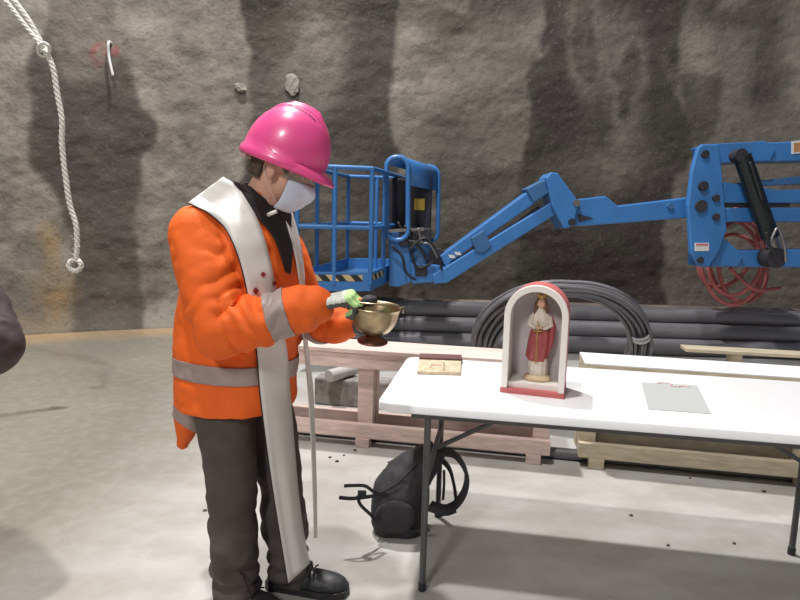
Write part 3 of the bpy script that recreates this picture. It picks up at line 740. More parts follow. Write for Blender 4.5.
plate([(712, 244), (722, 236), (744, 256), (738, 266), (712, 266)], 5.79, 5.84).build('boom_cheek', M['blue'], lift, bevel=.006)
# lift cylinder
b = MB(); p0, p1 = at(742, 156, Y=5.72), at(775, 250, Y=5.72); q = p0.lerp(p1, .86)
b.tube([p0, q], .078, 20); b.build('lift_cylinder', mat('black cylinder', (34, 40, 42), .35, .2, vary=.1), lift, angle=40)
b = MB(); b.tube([q, p1], .055, 16); b.build('cylinder_rod', M['steel'], lift, angle=40)
b = MB(); b.cyl(at(742, 155, Y=5.66), at(742, 155, Y=5.66)+V((0, .14, 0)), .06); b.build('cylinder_eye', dk, lift, angle=40)
b = MB(); c0 = at(777, 258, Y=5.66); b.cyl(c0, c0+V((0, .16, 0)), .095); b.build('cylinder_foot', dk, lift, angle=40)
for k, pts in enumerate(([(771, 240), (778, 228), (784, 244), (786, 262)], [(766, 232), (770, 246), (776, 254)], [(750, 162), (756, 180), (762, 200)])):
    MB().tube(smoothpath(px(pts, 5.6), 6), .014, 8).build('hydraulic_hose', M['steel'] if k == 0 else M['black_rubber'], lift, smooth=True)
plate([(792, 141), (806, 140), (806, 153), (792, 154)], 5.812, 5.82).build('label_plate', M['white_tape'], lift)
plate([(794, 143), (806, 142), (806, 151), (794, 152)], 5.808, 5.812).build('label_picture', mat('tan print', (190, 140, 96), .6), lift)
# turret and wheeled chassis, standing to the right
MB().obox(V((5.0, 5.3, .95)), (1.9, 0, 0), (0, 1.5, 0), UP*.95).build('turret', M['blue'], lift, bevel=.06)
MB().obox(V((5.15, 5.55, 1.9)), (.5, 0, 0), (0, .9, 0), UP*.55).build('turret_tower', M['blue'], lift, bevel=.03)
MB().obox(V((4.95, 5.25, .45)), (2.2, 0, 0), (0, 1.6, 0), UP*.4).build('chassis', M['blue2'], lift, bevel=.04)
b = MB(); b.cyl((5.95, 6.05, .85), (5.95, 6.05, .95), .5, n=32); b.build('slew_ring', dk, lift, angle=40)
for x in (5.4, 6.75):
    for y in (5.02, 6.82):
        b = MB(); b.lathe((x, y, .42), [(.2, -.12), (.36, -.13), (.42, -.09), (.42, .09), (.36, .13), (.2, .12)], (V((1, 0, 0)), V((0, 0, 1)), V((0, 1, 0))), 36)
        b.build('wheel', M['black_rubber'], lift, angle=35)

# ------------------------------------------------------------------ red hose hung behind the boom
hose = thing('air_hose', 'coiled faded red hose hanging in loops below the blue boom', 'hose', at(735, 300, Y=6.35))
for k, (cx, cy, rx_, ry_, a0) in enumerate(((736, 258, 27, 38, .25), (731, 262, 30, 43, -.1), (742, 254, 24, 48, .05), (728, 250, 26, 40, .5), (738, 268, 27, 35, -.45))):
    pts = []
    for q in range(48):
        t = 2*pi*q/48; x = rx_*cos(t); y = ry_*sin(t)
        pts.append(at(cx+x*cos(a0)-y*sin(a0), cy+x*sin(a0)+y*cos(a0), Y=6.32+.05*k+.03*sin(t+k)))
    MB().tube(pts, .021, 10, closed=True).build('hose_loop', M['red_hose'], hose, smooth=True)
MB().tube(smoothpath([at(730, 268, Y=6.3), at(742, 280, Y=6.3), at(756, 290, Y=6.32), at(780, 288, Y=6.4)], 8), .02, 10).build('hose_tail', M['red_hose'], hose, smooth=True)
b = MB(); b.bar(at(728, 222, Y=6.13), at(728, 222, Y=6.6), .03, .03); b.build('hose_hook', M['steel'], hose)

# ------------------------------------------------------------------ white rope and the wall anchor
def twist(pts, r, name, parent, strands=3, pitch=.11):
    p_ = [V(q) for q in pts]; b = MB(); L = [0]
    for i in range(1, len(p_)): L.append(L[-1]+(p_[i]-p_[i-1]).length)
    for s_ in range(strands):
        out = []
        for i, q in enumerate(p_):
            d = (p_[min(i+1, len(p_)-1)]-p_[max(i-1, 0)]); a, bb = frame(d, V((0, 1, 0)))
            ph = 2*pi*(L[i]/pitch+s_/strands); out.append(q+(a*cos(ph)+bb*sin(ph))*r*.5)
        b.tube(out, r*.56, 7)
    return b.build(name, M['rope'], parent, smooth=True)
YR = 4.2
rope = thing('hanging_rope', 'knotted white rope with a ring at its end hanging before the left wall', 'rope', at(75, 265, Y=YR))
twist(smoothpath([at(-330, -460, Y=YR), at(-42, -60, Y=YR), at(2, -4, Y=YR), at(24, 24, Y=YR), at(43, 48, Y=YR)], 14), .017, 'rope_strand', rope)
twist(smoothpath([at(-324, -464, Y=YR+.02), at(-34, -64, Y=YR+.02), at(11, -4, Y=YR+.02), at(30, 22, Y=YR+.02), at(45, 50, Y=YR+.02)], 14), .017, 'rope_strand', rope)
twist(smoothpath([at(45, 50, Y=YR), at(53, 68, Y=YR), at(57, 92, Y=YR), at(62, 120, Y=YR), at(62, 145, Y=YR), at(66, 180, Y=YR), at(70, 205, Y=YR), at(76, 225, Y=YR), at(77, 245, Y=YR), at(76, 259, Y=YR)], 14), .019, 'rope_tail', rope)
def loop(cx, cy, rx_, ry_, Y, tilt=0): return [at(cx+rx_*cos(2*pi*i/40), cy+ry_*sin(2*pi*i/40), Y=Y+tilt*sin(2*pi*i/40)) for i in range(41)]
twist(loop(44, 50, 6, 6.5, YR-.02, .03), .012, 'knot', rope, pitch=.07)
twist(loop(43, 47, 4.5, 4, YR+.02, -.03), .012, 'knot', rope, pitch=.07)
twist(loop(75, 265.5, 6, 5.5, YR), .018, 'end_ring', rope, pitch=.08)
for k in range(9):
    t = random.random(); c0 = at(73+random.uniform(-3, 4), 228+30*t, Y=YR-.01)
    MB().tube([c0, c0+V((random.uniform(-.03, .03), -.01, random.uniform(-.02, .02)))], .003, 6).build('frayed_end', M['rope'], rope)
p0, p1 = atwall(109, 42, .05), atwall(113, 76, .08)
b = MB(); b.tube(smoothpath([p0+V((-.02, .2, -.02)), p0, p0.lerp(p1, .4)+V((-.02, 0, 0)), p1], 8), .015, 10)
tag(b.build('anchor_tail', M['white_tape'], None, smooth=True), 'thin white tube sticking out of the wall at the red paint mark', 'tube')
for i, (x, y, s_) in enumerate(((292, 84, .8), (240, 87, .6))):
    c0 = atwall(x, y, .015); b = MB(); b.ellipsoid(c0, (V((.10, .02, .03))*s_, V((0, .025, 0)), V((-.03, 0, .13 if i == 0 else .05))), 10, 8)
    b.v = [q+V((random.uniform(-1, 1), 0, random.uniform(-1, 1)))*.018 for q in b.v]
    tag(b.build('mortar_lump', mat('pale mortar', (150, 146, 136), .9, vary=.2, bump=.4), None), ('pale lump of mortar on the dark wall stain above the pink helmet', 'small pale lump of mortar at the left edge of the dark wall stain')[i], 'mortar')

# ------------------------------------------------------------------ people
M['skin'] = mat('skin', (220, 170, 148), .5, vary=.05, scale=30)
M['hair'] = mat('grey brown hair', (92, 78, 66), .8, vary=.25, scale=60, stretch=(1, 1, 4), bump=.4, bscale=120)
M['orange'] = mat('orange work cloth', (246, 106, 28), .75, vary=.05, scale=10, bump=.15, bscale=250)
M['reflective'] = mat('grey reflective tape', (166, 148, 142), .45, vary=.05, scale=40)
M['trouser'] = mat('dark charcoal cloth', (84, 76, 72), .85, vary=.1, scale=14, bump=.15, bscale=200)
M['black_cloth'] = mat('black cloth', (44, 38, 38), .85, vary=.1)
M['boot'] = mat('black leather', (52, 52, 54), .5, vary=.15, scale=20, bump=.2, bscale=60)
M['stole'] = mat('off white satin', (226, 222, 216), .5, vary=.03, scale=12)
M['stole_red'] = mat('dark red embroidery', (150, 44, 48), .7)
M['pink'] = mat('pink helmet plastic', (236, 84, 146), .33, vary=.03, scale=3, coat=.3)
M['mask'] = mat('pale blue mask cloth', (206, 216, 232), .8, vary=.03, scale=60)
M['glove_back'] = mat('white glove knit', (214, 218, 206), .85, vary=.12, scale=60, bump=.2, bscale=200)
M['glove_green'] = mat('lime green glove knit', (176, 214, 140), .85, vary=.12, scale=60)
M['glove_palm'] = mat('grey rubber glove palm', (88, 88, 86), .6, vary=.15, scale=50)
M['lens'] = bpy.data.materials.new('clear smoked lens'); M['lens'].use_nodes = True
p = M['lens'].node_tree.nodes['Principled BSDF']; p.inputs['Base Color'].default_value = srgb(240, 236, 230); p.inputs['Roughness'].default_value = .08
p.inputs['Transmission Weight'].default_value = .85; p.inputs['IOR'].default_value = 1.1
M['jacket2'] = mat('dark grey jacket cloth', (74, 66, 66), .75, vary=.12, scale=10, bump=.15, bscale=200)

def ring_(c, ex, ey, rx_, ry_, n=40, e=.85):
    return [c+ex*rx_*(abs(cos(a))**e*copysign(1, cos(a)))+ey*ry_*(abs(sin(a))**e*copysign(1, sin(a))) for a in [2*pi*i/n for i in range(n)]]

def finger_chains(W, d, nb, side, curls, scale=1.0, thumb=True):
    """W wrist, d towards the knuckles, nb back-of-hand normal, side towards the thumb; curls = (knuckle, middle, tip) bends in degrees"""
    d = d.normalized(); nb = (nb-d*nb.dot(d)).normalized(); s_ = d.cross(nb)
    if s_.dot(side) < 0: s_ = -s_
    out = []
    for off, ln, kn in ((.031, .070, .088), (.010, .078, .092), (-.011, .072, .088), (-.030, .056, .080)):
        K_ = W+d*kn*scale+s_*off*scale
        pts = [W+d*.02+s_*off*.55*scale, K_]; a = 0
        for frac, cu in zip((.46, .30, .24), curls):
            a += radians(cu); dr = d*cos(a)-nb*sin(a)+s_*off*1.2*cos(a)
            pts.append(pts[-1]+dr.normalized()*ln*frac*scale)
        out.append((pts, [.0155*scale, .0115*scale, .0098*scale, .0090*scale, .0080*scale]))
    if thumb:
        p0 = W+d*.02+s_*.018; p1 = W+d*.045*scale+s_*.040*scale-nb*.014
        dr = (d*.75+s_*.25-nb*.60).normalized(); p2 = p1+dr*.034*scale; p3 = p2+(d*.7-s_*.15-nb*.7).normalized()*.028*scale
        out.append(([p0, p1, p2, p3], [.016*scale, .0135*scale, .0115*scale, .0095*scale]))
    return out, d, nb, s_

def human(P_):
    """one person; P_ holds the pose (world coordinates) and the clothes"""
    base, yaw = P_['base'], P_['yaw']
    f = V((cos(yaw), sin(yaw), 0)); l = V((-sin(yaw), cos(yaw), 0))
    L = lambda x, y, z: base+f*x+l*y+UP*z
    root = thing('person', P_['label'], 'person', (base.x, base.y, 0))
    hy = yaw+P_['head_yaw']; th = P_['head_pitch']
    hf0 = V((cos(hy), sin(hy), 0)); hl = V((-sin(hy), cos(hy), 0)); hf = hf0*cos(th)-UP*sin(th); hu = hf0*sin(th)+UP*cos(th)
    hc = P_['head']; Hd = lambda a, b_, c: hc+hf*a+hl*b_+hu*c
    lean = P_['lean']
    T_ = [(-.045, .60, .185, .19), (-.045, .725, .19, .20), (-.05, .92, .195, .195), (-.04, 1.06, .188, .19), (-.018, 1.2, .167, .19), (.0, 1.30, .128, .19), (.0, 1.36, .10, .165), (.0, 1.41, .078, .12), (.01, 1.44, .064, .085), (.03, 1.47, .056, .06)]
    def torso(grow, z0, fl=1.0, top=9):
        rs = []
        for x, z, a, b_ in T_:
            if z < z0-.001 or z > top: continue
            rs.append(ring_(L(x+lean*(z-.9), 0, z), f, l, a+grow, b_+grow))
        return MB().rings(rs)
    # ---- body: one continuous mesh
    b = torso(-.03, .74)
    nb_ = L(.03+lean*.55, 0, 1.42)
    b.chain([nb_, nb_.lerp(Hd(-.02, 0, -.05), .55), Hd(-.02, 0, -.05)], [.066, .058, .056])
    b.ellipsoid(Hd(-.012, 0, .022), (hf*.099, hl*.077, hu*.088), 28, 18)
    b.ellipsoid(Hd(.034, 0, -.055), (hf*.060, hl*.060, hu*.080), 24, 16)
    b.ellipsoid(Hd(.062, 0, -.116), (hf*.030, hl*.030, hu*.022), 14, 10)
    b.tube([Hd(.088, 0, -.008), Hd(.102, 0, -.035), Hd(.116, 0, -.056), Hd(.096, 0, -.064)], [.008, .010, .014, .010], 12)
    b.ellipsoid(Hd(.086, 0, .004), (hf*.012, hl*.05, hu*.010), 14, 8)
    b.ellipsoid(Hd(.092, 0, -.088), (hf*.009, hl*.022, hu*.007), 12, 8); b.ellipsoid(Hd(.090, 0, -.098), (hf*.009, hl*.019, hu*.007), 12, 8)
    for sg in (-1, 1):
        b.ellipsoid(Hd(-.008, sg*.079, -.036), (hf*.019-hu*.006, hl*.010+hf*-.006*1, hu*.033+hf*-.004), 16, 12)
        b.ellipsoid(Hd(-.004, sg*.075, -.062), (hf*.009, hl*.009, hu*.011), 10, 8)
    hands = []
    for key in ('R', 'L'):
        sh_, el_, wr_ = P_['arm'+key]
        b.chain([sh_, sh_.lerp(el_, .5), el_, el_.lerp(wr_, .35), wr_], [.058, .050, .042, .042, .028])
        ch, d, nb, s_ = finger_chains(wr_, *P_['hand'+key])
        for pts, rd in ch: b.chain(pts, rd, 10)
        b.tube([wr_-d*.02, wr_+d*.03], [.027, .03], 12)
        hands.append((key, wr_, ch, d, nb, s_))
        hip, kn, an, toe = P_['leg'+key]
        b.chain([hip, hip.lerp(kn, .5), kn, kn.lerp(an, .35), an], [.085, .075, .055, .054, .038])
        td = (toe-an); td.z = 0; td.normalize()
        b.tube([an+UP*-.03-td*.03, an-UP*.045+td*.06, V((an.x, an.y, .04))+td*.15], [.035, .032, .02], 12)
    v, fa = remesh(b, .0058, 3)
    raw(v, fa).build('body', M['skin'], root, smooth=True)
    for sg in (-1, 1):
        b = MB(); b.sphere(Hd(.0815, sg*.030, -.016), .0125, 14); e = b.build('eye', mat('eye white', (228, 222, 214), .2), root, smooth=True)
        b = MB(); b.ellipsoid(Hd(.0925, sg*.031, -.018), (hf*.002, hl*.0055, hu*.0055), 12, 8); b.build('iris', mat('brown iris', (70, 52, 40), .2), e, smooth=True)
    # ---- hair: a close cap over the back and sides of the skull
    rs = []
    for k in range(9):
        c = .119-.204*k/8; rs.append([]); wn = 3.13 if k < 2 else 2.75 if k == 2 else 2.3 if c > .02 else (1.5 if c > -.03 else 1.22)
        s_ = .02 if k == 0 else sqrt(max(.02, 1-((c-.022)/.10)**2)) if c > -.03 else .86-.05*(k-6)
        for i in range(25):
            a = pi-wn+2*wn*i/24
            rs[-1].append(Hd(-.012+.107*s_*cos(a), .0835*s_*sin(a), c))
    b = MB(); vs = [q for r in rs for q in r]; b.add(vs, [[k*25+i, k*25+i+1, k*25+25+i+1, k*25+25+i] for k in range(8) for i in range(24)])
    b.build('hair', M['hair'], root, smooth=True, solid=.012)
    # ---- trousers
    b = torso(-.014, .74, top=1.0)
    for key in ('R', 'L'):
        hip, kn, an, toe = P_['leg'+key]
        b.chain([hip, hip.lerp(kn, .5), kn, kn.lerp(an, .4), an+UP*-.015], P_.get('leg_r', [.108, .100, .086, .083, .078]), 22)
    v, fa = remesh(b, .009, 5); nn = normals(v, fa)
    low = np.clip((.62-v[:, 2])/.5, 0, 1)
    v = v+nn*(.012*fnoise(v*[9, 9, 13], 3, 21)*(.35+low)+.009*np.clip(1-np.abs(v[:, 2]-.12)/.12, 0, 1)*np.sin(v[:, 2]*95+3*vnoise(v*7, 5)))[:, None]
    v[:, 2] = np.maximum(v[:, 2], .02)
    raw(v, fa).build('trousers', M[P_['trouser']], root, smooth=True)
    # ---- boots
    for key in ('R', 'L'):
        hip, kn, an, toe = P_['leg'+key]; td = toe-an; td.z = 0; ln = td.length; td.normalize(); sd = V((-td.y, td.x, 0))
        a0 = V((an.x, an.y, 0))
        b = MB(); rs = []
        for t, w_, h in ((-.085, .024, .05), (-.07, .038, .085), (-.03, .043, .105), (.03, .046, .10), (.08, .05, .085), (.13, .054, .078), (.175, .052, .07), (.205, .04, .058), (.222, .02, .04)):
            rs.append([a0+td*t*(ln/.215)+sd*w_*cos(q)+UP*(.028+max(-.004, (h-.028)*sin(q)) if sin(q) > 0 else .028+.006*sin(q)) for q in [2*pi*i/24 for i in range(24)]])
        b.rings(rs); b.chain([a0+UP*.06, a0+UP*.15], [.05, .055], 18)
        v, fa = remesh(b, .006, 3); boot = raw(v, fa).build('boot', M['boot'], root, smooth=True)
        b = MB(); pl_ = []
        out = [(t, w_) for t, w_ in ((-.092, .02), (-.07, .042), (0, .046), (.08, .053), (.14, .058), (.19, .052), (.22, .034), (.23, .0))]
        pl_ = [a0+td*t*(ln/.215)+sd*w_ for t, w_ in out]+[a0+td*t*(ln/.215)-sd*w_ for t, w_ in out[::-1][1:]]
        b.prism(pl_, UP*.027); b.build('sole', M['black_rubber'], boot, bevel=.003)
        b = MB()
        for t in (.05, .075, .1): b.tube([a0+td*t-sd*.035+UP*(.125-t*.45), a0+td*t+UP*(.142-t*.45), a0+td*t+sd*.035+UP*(.125-t*.45)], .003, 6)
        b.tube(smoothpath([a0+td*.045-sd*.02+UP*.125, a0+td*.06-sd*.04+UP*.165, a0+td*.09-sd*.05+UP*.15, a0+td*.105-sd*.045+UP*.105], 6), .0028, 6)
        b.build('bootlace', M['black_cloth'], boot, smooth=True)
    # ---- jacket
    hem = P_['hem']; b = torso(.012, hem)
    if 'tail' in P_:
        for seg in P_['tail']: b.chain(*seg)
    for key in ('R', 'L'):
        sh_, el_, wr_ = P_['arm'+key]
        b.chain([sh_, sh_.lerp(el_, .35), sh_.lerp(el_, .75), el_, el_.lerp(wr_, .3), el_.lerp(wr_, .65), wr_-(wr_-el_).normalized()*.01], P_['sleeve'+key], 22)
    b.tube([L(.015+lean*.55, 0, 1.40), L(.03+lean*.55, 0, 1.455)], [.085, .068], 24)
    v, fa = remesh(b, .0075, 5); nn = normals(v, fa)
    wr = .008*fnoise(v*[7, 7, 5], 2, P_['seed'])+.004*fnoise(v*[16, 16, 22], 2, P_['seed']+3)
    for key in ('R', 'L'):
        sh_, el_, wr_ = P_['arm'+key]
        for p0, p1, amp in ((sh_, el_, .0045), (el_, wr_, .008)):
            ax = np.array(p1-p0); ln = np.linalg.norm(ax); ax /= ln; rel = v-np.array(p0); t = rel@ax; dist = np.linalg.norm(rel-np.outer(t, ax), axis=1)
            m_ = (dist < .115)*np.clip(t/.06, 0, 1)*np.clip((ln-t)/.04, 0, 1)
            wr = wr+m_*amp*np.abs(np.sin(t*34+rel[:, 2]*14+4*vnoise(v*7, 77)+2*vnoise(v*14, 78)))*1.6
        q = np.linalg.norm(v-np.array(el_), axis=1); wr = wr+.008*np.clip(1-q/.16, 0, 1)*np.sin(q*110+4*vnoise(v*9, 79))
    if 'ragged' in P_: pass
    v = v+nn*wr[:, None]; nn = normals(v, fa)
    jk = raw(v, fa).build('jacket', M[P_['jacket']], root, smooth=True)
    return dict(root=root, L=L, Hd=Hd, hf=hf, hl=hl, hu=hu, hc=hc, f=f, l=l, jv=v, jf=fa, jn=nn, jk=jk, hands=hands, torso=torso)

# the person in orange --------------------------------------------------
yaw = radians(-22); f = V((cos(yaw), sin(yaw), 0)); l = V((-sin(yaw), cos(yaw), 0)); base = V((-.535, 2.08, 0))
L = lambda x, y, z: base+f*x+l*y+UP*z
shR, elR, wrR = L(-.05, -.180, 1.332), at(221, 332, Y=1.84), at(319, 304, Y=1.86)
shL, elL, wrL = L(-.01, .180, 1.318), L(.10, .235, 1.01), at(348, 325, Y=2.02)
hipR, hipL = L(-.035, -.09, .80), L(-.02, .09, .80)
anR, anL = at(236, 594, Y=1.99), at(290, 590, Y=2.10)
anR.z = anL.z = .09
man = human(dict(base=base, yaw=yaw, label='person in orange jacket, white stole, face mask and pink helmet, bowing over a brass bowl',
    head=at(286, 161, Y=2.03), head_yaw=radians(14), head_pitch=radians(26), lean=.03,
    armR=(shR, elR, wrR), armL=(shL, elL, wrL),
    handR=(at(341, 299, Y=1.86)-wrR, V((.3, -.12, .95)), V((0, 1, .2)), (58, 62, 40), 1.16), handL=(V((.95, .10, .05)), V((0, .95, -.2)), V((0, 0, 1)), (8, 14, 10), .95),
    legR=(hipR, L(.005, -.105, .47), anR, anR+V((.19, -.10, 0))), legL=(hipL, L(.075, .085, .47), anL, anL+V((.213, -.03, 0))),
    trouser='trouser', jacket='orange', hem=.72, seed=11,
    sleeveR=[.088, .090, .084, .078, .074, .066, .056], sleeveL=[.085, .082, .078, .074, .068, .060, .053],
    tail=[([L(-.175, -.07, .78), L(-.20, -.08, .67), L(-.225, -.085, .565)], [.065, .055, .026], 14)]))
jv, jf, jn, root = man['jv'], man['jf'], man['jn'], man['root']
def near_axis(p0, p1, r):
    def q(c):
        d = p1-p0; t = max(0, min(1, (V(c)-p0).dot(d)/d.length_squared)); return (V(c)-p0-d*t).length < r
    return q
armq = [near_axis(shR, elR, .10), near_axis(elR, wrR, .10), near_axis(shL, elL, .10), near_axis(elL, wrL, .10)]
notarm = lambda c: not any(q(c) for q in (armq[1], armq[3])) and (V(c)-elR).length > .1
band(jv, jf, jn, (0, 0, .893), (.03, .02, 1), .031, .0035, notarm).build('reflective_band', M['reflective'], man['jk'], smooth=True, solid=.002)
tq = near_axis(L(-.19, -.075, .68), L(-.23, -.085, .54), .085)
band(jv, jf, jn, L(-.20, 0, .625), (.75, .3, 1), .028, .0035, lambda c: tq(c)).build('reflective_band', M['reflective'], man['jk'], smooth=True, solid=.002)
dA_ = (wrR-elR).normalized(); c0 = elR+dA_*.19
band(jv, jf, jn, c0, dA_, .032, .0035, lambda c: armq[1](c)).build('reflective_band', M['reflective'], man['jk'], smooth=True, solid=.002)['label'] = 'grey reflective band round the sleeve'
dA_ = (wrL-elL).normalized()
band(jv, jf, jn, elL+dA_*.13, dA_, .03, .0035, lambda c: armq[3](c)).build('reflective_band', M['reflective'], man['jk'], smooth=True, solid=.002)
# surface of the jacket front without the arms, for laying the stole over it
def front(c):
    c = V(c); return not (armq[1](c) or armq[3](c) or armq[2](c)) and not (armq[0](c) and c.z < 1.26)
sf = subset(jv, jf, front); bvh = BVHTree.FromPolygons(sf.v, sf.f)
eye = V((0, 0, CAM_H))
def drape(rows, lift_, m_=7, Yoff=None):
    K_ = len(rows); Yg = np.full((K_, m_), np.nan); PX = np.zeros((K_, m_, 2))
    for k, (a, b_) in enumerate(rows):
        for i in range(m_):
            t = i/(m_-1); x, y = a[0]+(b_[0]-a[0])*t, a[1]+(b_[1]-a[1])*t; PX[k, i] = (x, y)
            hit = bvh.ray_cast(eye, ray(x, y).normalized())
            if hit[0] is not None and hit[0].y < 2.28: Yg[k, i] = hit[0].y
    # fill gaps down the cloth, then across
    for i in range(m_):
        ok = np.where(~np.isnan(Yg[:, i]))[0]
        if len(ok): Yg[:, i] = np.interp(np.arange(K_), ok, Yg[ok, i])
    for k in range(K_):
        ok = np.where(~np.isnan(Yg[k]))[0]; Yg[k] = np.interp(np.arange(m_), ok, Yg[k, ok])
    if Yoff is not None:
        for k in range(K_):
            if Yoff[k] is not None: Yg[k] = Yg[k]*0+Yoff[k]+np.linspace(-.5, .5, m_)*.02
    for _ in range(2):
        G = Yg.copy(); G[1:-1] = np.minimum(Yg[1:-1], (Yg[:-2]+2*Yg[1:-1]+Yg[2:])/4); Yg = G
    pts = [[at(PX[k, i, 0], PX[k, i, 1], Y=Yg[k, i]-lift_) for i in range(m_)] for k in range(K_)]
    return pts
def dense(rows, n=5):
    out = []; A_ = smoothpath([V((*r[0], 0)) for r in rows], n); B2_ = smoothpath([V((*r[1], 0)) for r in rows], n)
    return [((a.x, a.y), (c.x, c.y)) for a, c in zip(A_, B2_)]
def grid(pts, m_):
    b = MB(); K_ = len(pts); b.add([q for r in pts for q in r], [[k*m_+i, k*m_+i+1, (k+1)*m_+i+1, (k+1)*m_+i] for k in range(K_-1) for i in range(m_-1)]); return b
st = thing  # (the stole is clothing: a child of the person)
rowsR = dense([((188, 203), (223, 177)), ((197, 207), (236, 185)), ((210, 214), (247, 201)), ((226, 229), (258, 221)), ((238, 255), (267, 248)), ((246, 285), (275, 283)),
               ((252, 320), (282, 325)), ((257, 352), (287, 352)), ((260, 390), (290, 392)), ((266, 440), (294, 442)), ((273, 490), (298, 490)), ((281, 540), (304, 535)), ((288, 583), (310, 563))], 5)
bandR = drape(rowsR, .014)
# below the hem the cloth hangs free, straight down from the belly
hang = None
for k, r in enumerate(bandR):
    if r[3].z < .80:
        if hang is None: hang = [q.y for q in bandR[k-1]]
        for i in range(7): 
            x, y = rowsR[k][0][0]+(rowsR[k][1][0]-rowsR[k][0][0])*i/6, rowsR[k][0][1]+(rowsR[k][1][1]-rowsR[k][0][1])*i/6
            r[i] = at(x, y, Y=hang[i]+.012*sin(i*1.1)*min(1, (.8-r[3].z)*3))
stole = grid(bandR, 7).build('stole', M['stole'], root, smooth=True, solid=.004)
stole['label'] = 'long off white stole with small red crosses'
b = MB(); b.tube([r[0]+V((-.001, -.002, 0)) for r in bandR], .0022, 6); b.build('stole_lining', M['black_cloth'], stole, smooth=True)
bs = BVHTree.FromPolygons([q for r in bandR for q in r], [[k*7+i, k*7+i+1, (k+1)*7+i+1, (k+1)*7+i] for k in range(len(bandR)-1) for i in range(6)])
for x, y, r_ in ((262.7, 274.5, .0075), (274, 283, .007), (255, 291, .0095)):
    h_, nrm, _, _ = bs.ray_cast(eye, ray(x, y).normalized())
    if h_ is None: continue
    if nrm.dot(h_-eye) > 0: nrm = -nrm
    h_ = h_+nrm*.0035
    a, c = frame(nrm); b = MB()
    for q in range(4):
        d = a*cos(q*pi/2)+c*sin(q*pi/2); s_ = nrm.cross(d)
        b.prism([h_-s_*r_*.25, h_+d*r_-s_*r_*.55, h_+d*r_*1.05+s_*r_*.55, h_+s_*r_*.25], nrm*.0015)
        d2 = (d+s_).normalized(); b.prism([h_+d2*r_*.35+(d2.cross(nrm))*r_*.2, h_+d2*r_*.85, h_+d2*r_*.35-(d2.cross(nrm))*r_*.2], nrm*.0014)
    b.build('embroidered_cross', M['stole_red'], stole)
rowsL = dense([((283, 214), (292, 213)), ((289, 232), (297, 230)), ((295, 255), (302, 254)), ((299, 280), (304.5, 280)), ((302, 310), (306, 310)), ((303, 335), (307, 335)), ((306, 365), (310, 365)), ((308, 390), (313, 390)), ((311, 440), (315, 440)), ((313, 490), (316.5, 490)), ((314.5, 538), (317, 538))], 4)
bandL = drape(rowsL, .014, 4)
hy = None
for k, r in enumerate(bandL):
    if r[1].z < 1.12:
        if hy is None: hy = bandL[k-1][1].y
        for i in range(4):
            x, y = rowsL[k][0][0]+(rowsL[k][1][0]-rowsL[k][0][0])*i/3, rowsL[k][0][1]+(rowsL[k][1][1]-rowsL[k][0][1])*i/3
            r[i] = at(x, y, Y=hy+.035*i)
grid(bandL, 4).build('stole_band', M['stole'], stole, smooth=True, solid=.004)
# the part of the stole round the back of the neck
nk = []
for k in range(13):
    t = k/12; a = -2.0+4.0*t; cx_ = L(.02+.03*.5, 0, 0)
    q = cx_-f*(.085*cos(a))+l*(.105*sin(a)); 
    nk.append([q+UP*(1.475-.035*abs(sin(a))), q-f*.05*cos(a)+l*.045*sin(a)+UP*(1.425-.045*abs(sin(a)))])
b = MB(); b.add([q for r in nk for q in r], [[2*k, 2*k+1, 2*k+3, 2*k+2] for k in range(12)]); b.build('stole_neck', M['stole'], stole, smooth=True, solid=.005)
# black shirt showing between the bands, with the white collar tab
rowsS = dense([((233, 181), (250, 186)), ((240, 192), (272, 204)), ((250, 206), (290, 211)), ((259, 219), (291, 225)), ((273, 236), (292, 243)), ((281, 256), (292, 260)), ((286, 272), (290, 274))], 4)
bandS = drape(rowsS, .009, 7)
grid(bandS, 7).build('black_shirt', M['black_cloth'], root, smooth=True, solid=.004)
nkc = L(.035+.03*.5, 0, 1.44); hx = (man['Hd'](-.02, 0, -.05)-nkc).normalized(); ca, cb = frame(hx)
b = MB(); n = 30
b.rings([[nkc+hx*h+(ca*cos(2*pi*i/n)+cb*sin(2*pi*i/n))*r_ for i in range(n)] for h, r_ in ((-.03, .088), (.0, .075), (.026, .070))], cap=False)
b.build('shirt_collar', M['black_cloth'], root, smooth=True, solid=.004)
c0 = at(272, 213, Y=1.925); b = MB()
b.tube([c0-V((.016, -.02, .006)), c0-V((0, -.002, 0)), c0+V((.014, .006, .006))], .0065, 8); b.build('clerical_tab', mat('white collar tab', (236, 234, 230), .5), root, smooth=True)
# helmet, mask, glasses
hf, hl, hu = man['hf'], man['hl'], man['hu']
face = man['Hd']; tq_ = radians(-6); gf = hf*cos(tq_)-hu*sin(tq_); gu = hf*sin(tq_)+hu*cos(tq_)
Hd = lambda a, b_, c: man['hc']+hu*.014-hf*.019+gf*a+hl*b_+gu*c      # the helmet sits a little higher and flatter than the head
hat = None
prof = [(-.036, 1.02), (-.030, 1.045), (-.014, 1.04), (-.006, .985), (.02, .985), (.05, .955), (.08, .885), (.105, .79), (.128, .65), (.146, .48), (.158, .28), (.162, .0)]
b = MB(); n = 56; rs = []
for c, s_ in prof:
    s_ = max(s_, .004); rs.append([])
    for i in range(n):
        a = 2*pi*i/n; fx = .145 if cos(a) > 0 else .140
        rs[-1].append(Hd(.006+.012*(c+.03)/.19+fx*s_*cos(a), .112*s_*sin(a), c))
b.rings(rs, cap=False)
b.f.append([(len(prof)-1)*n+i for i in range(n)])
hat = b.build('hard_hat', M['pink'], root, smooth=True, solid=.003); hat['label'] = 'bright pink ridged hard hat'
b = MB(); rs = []
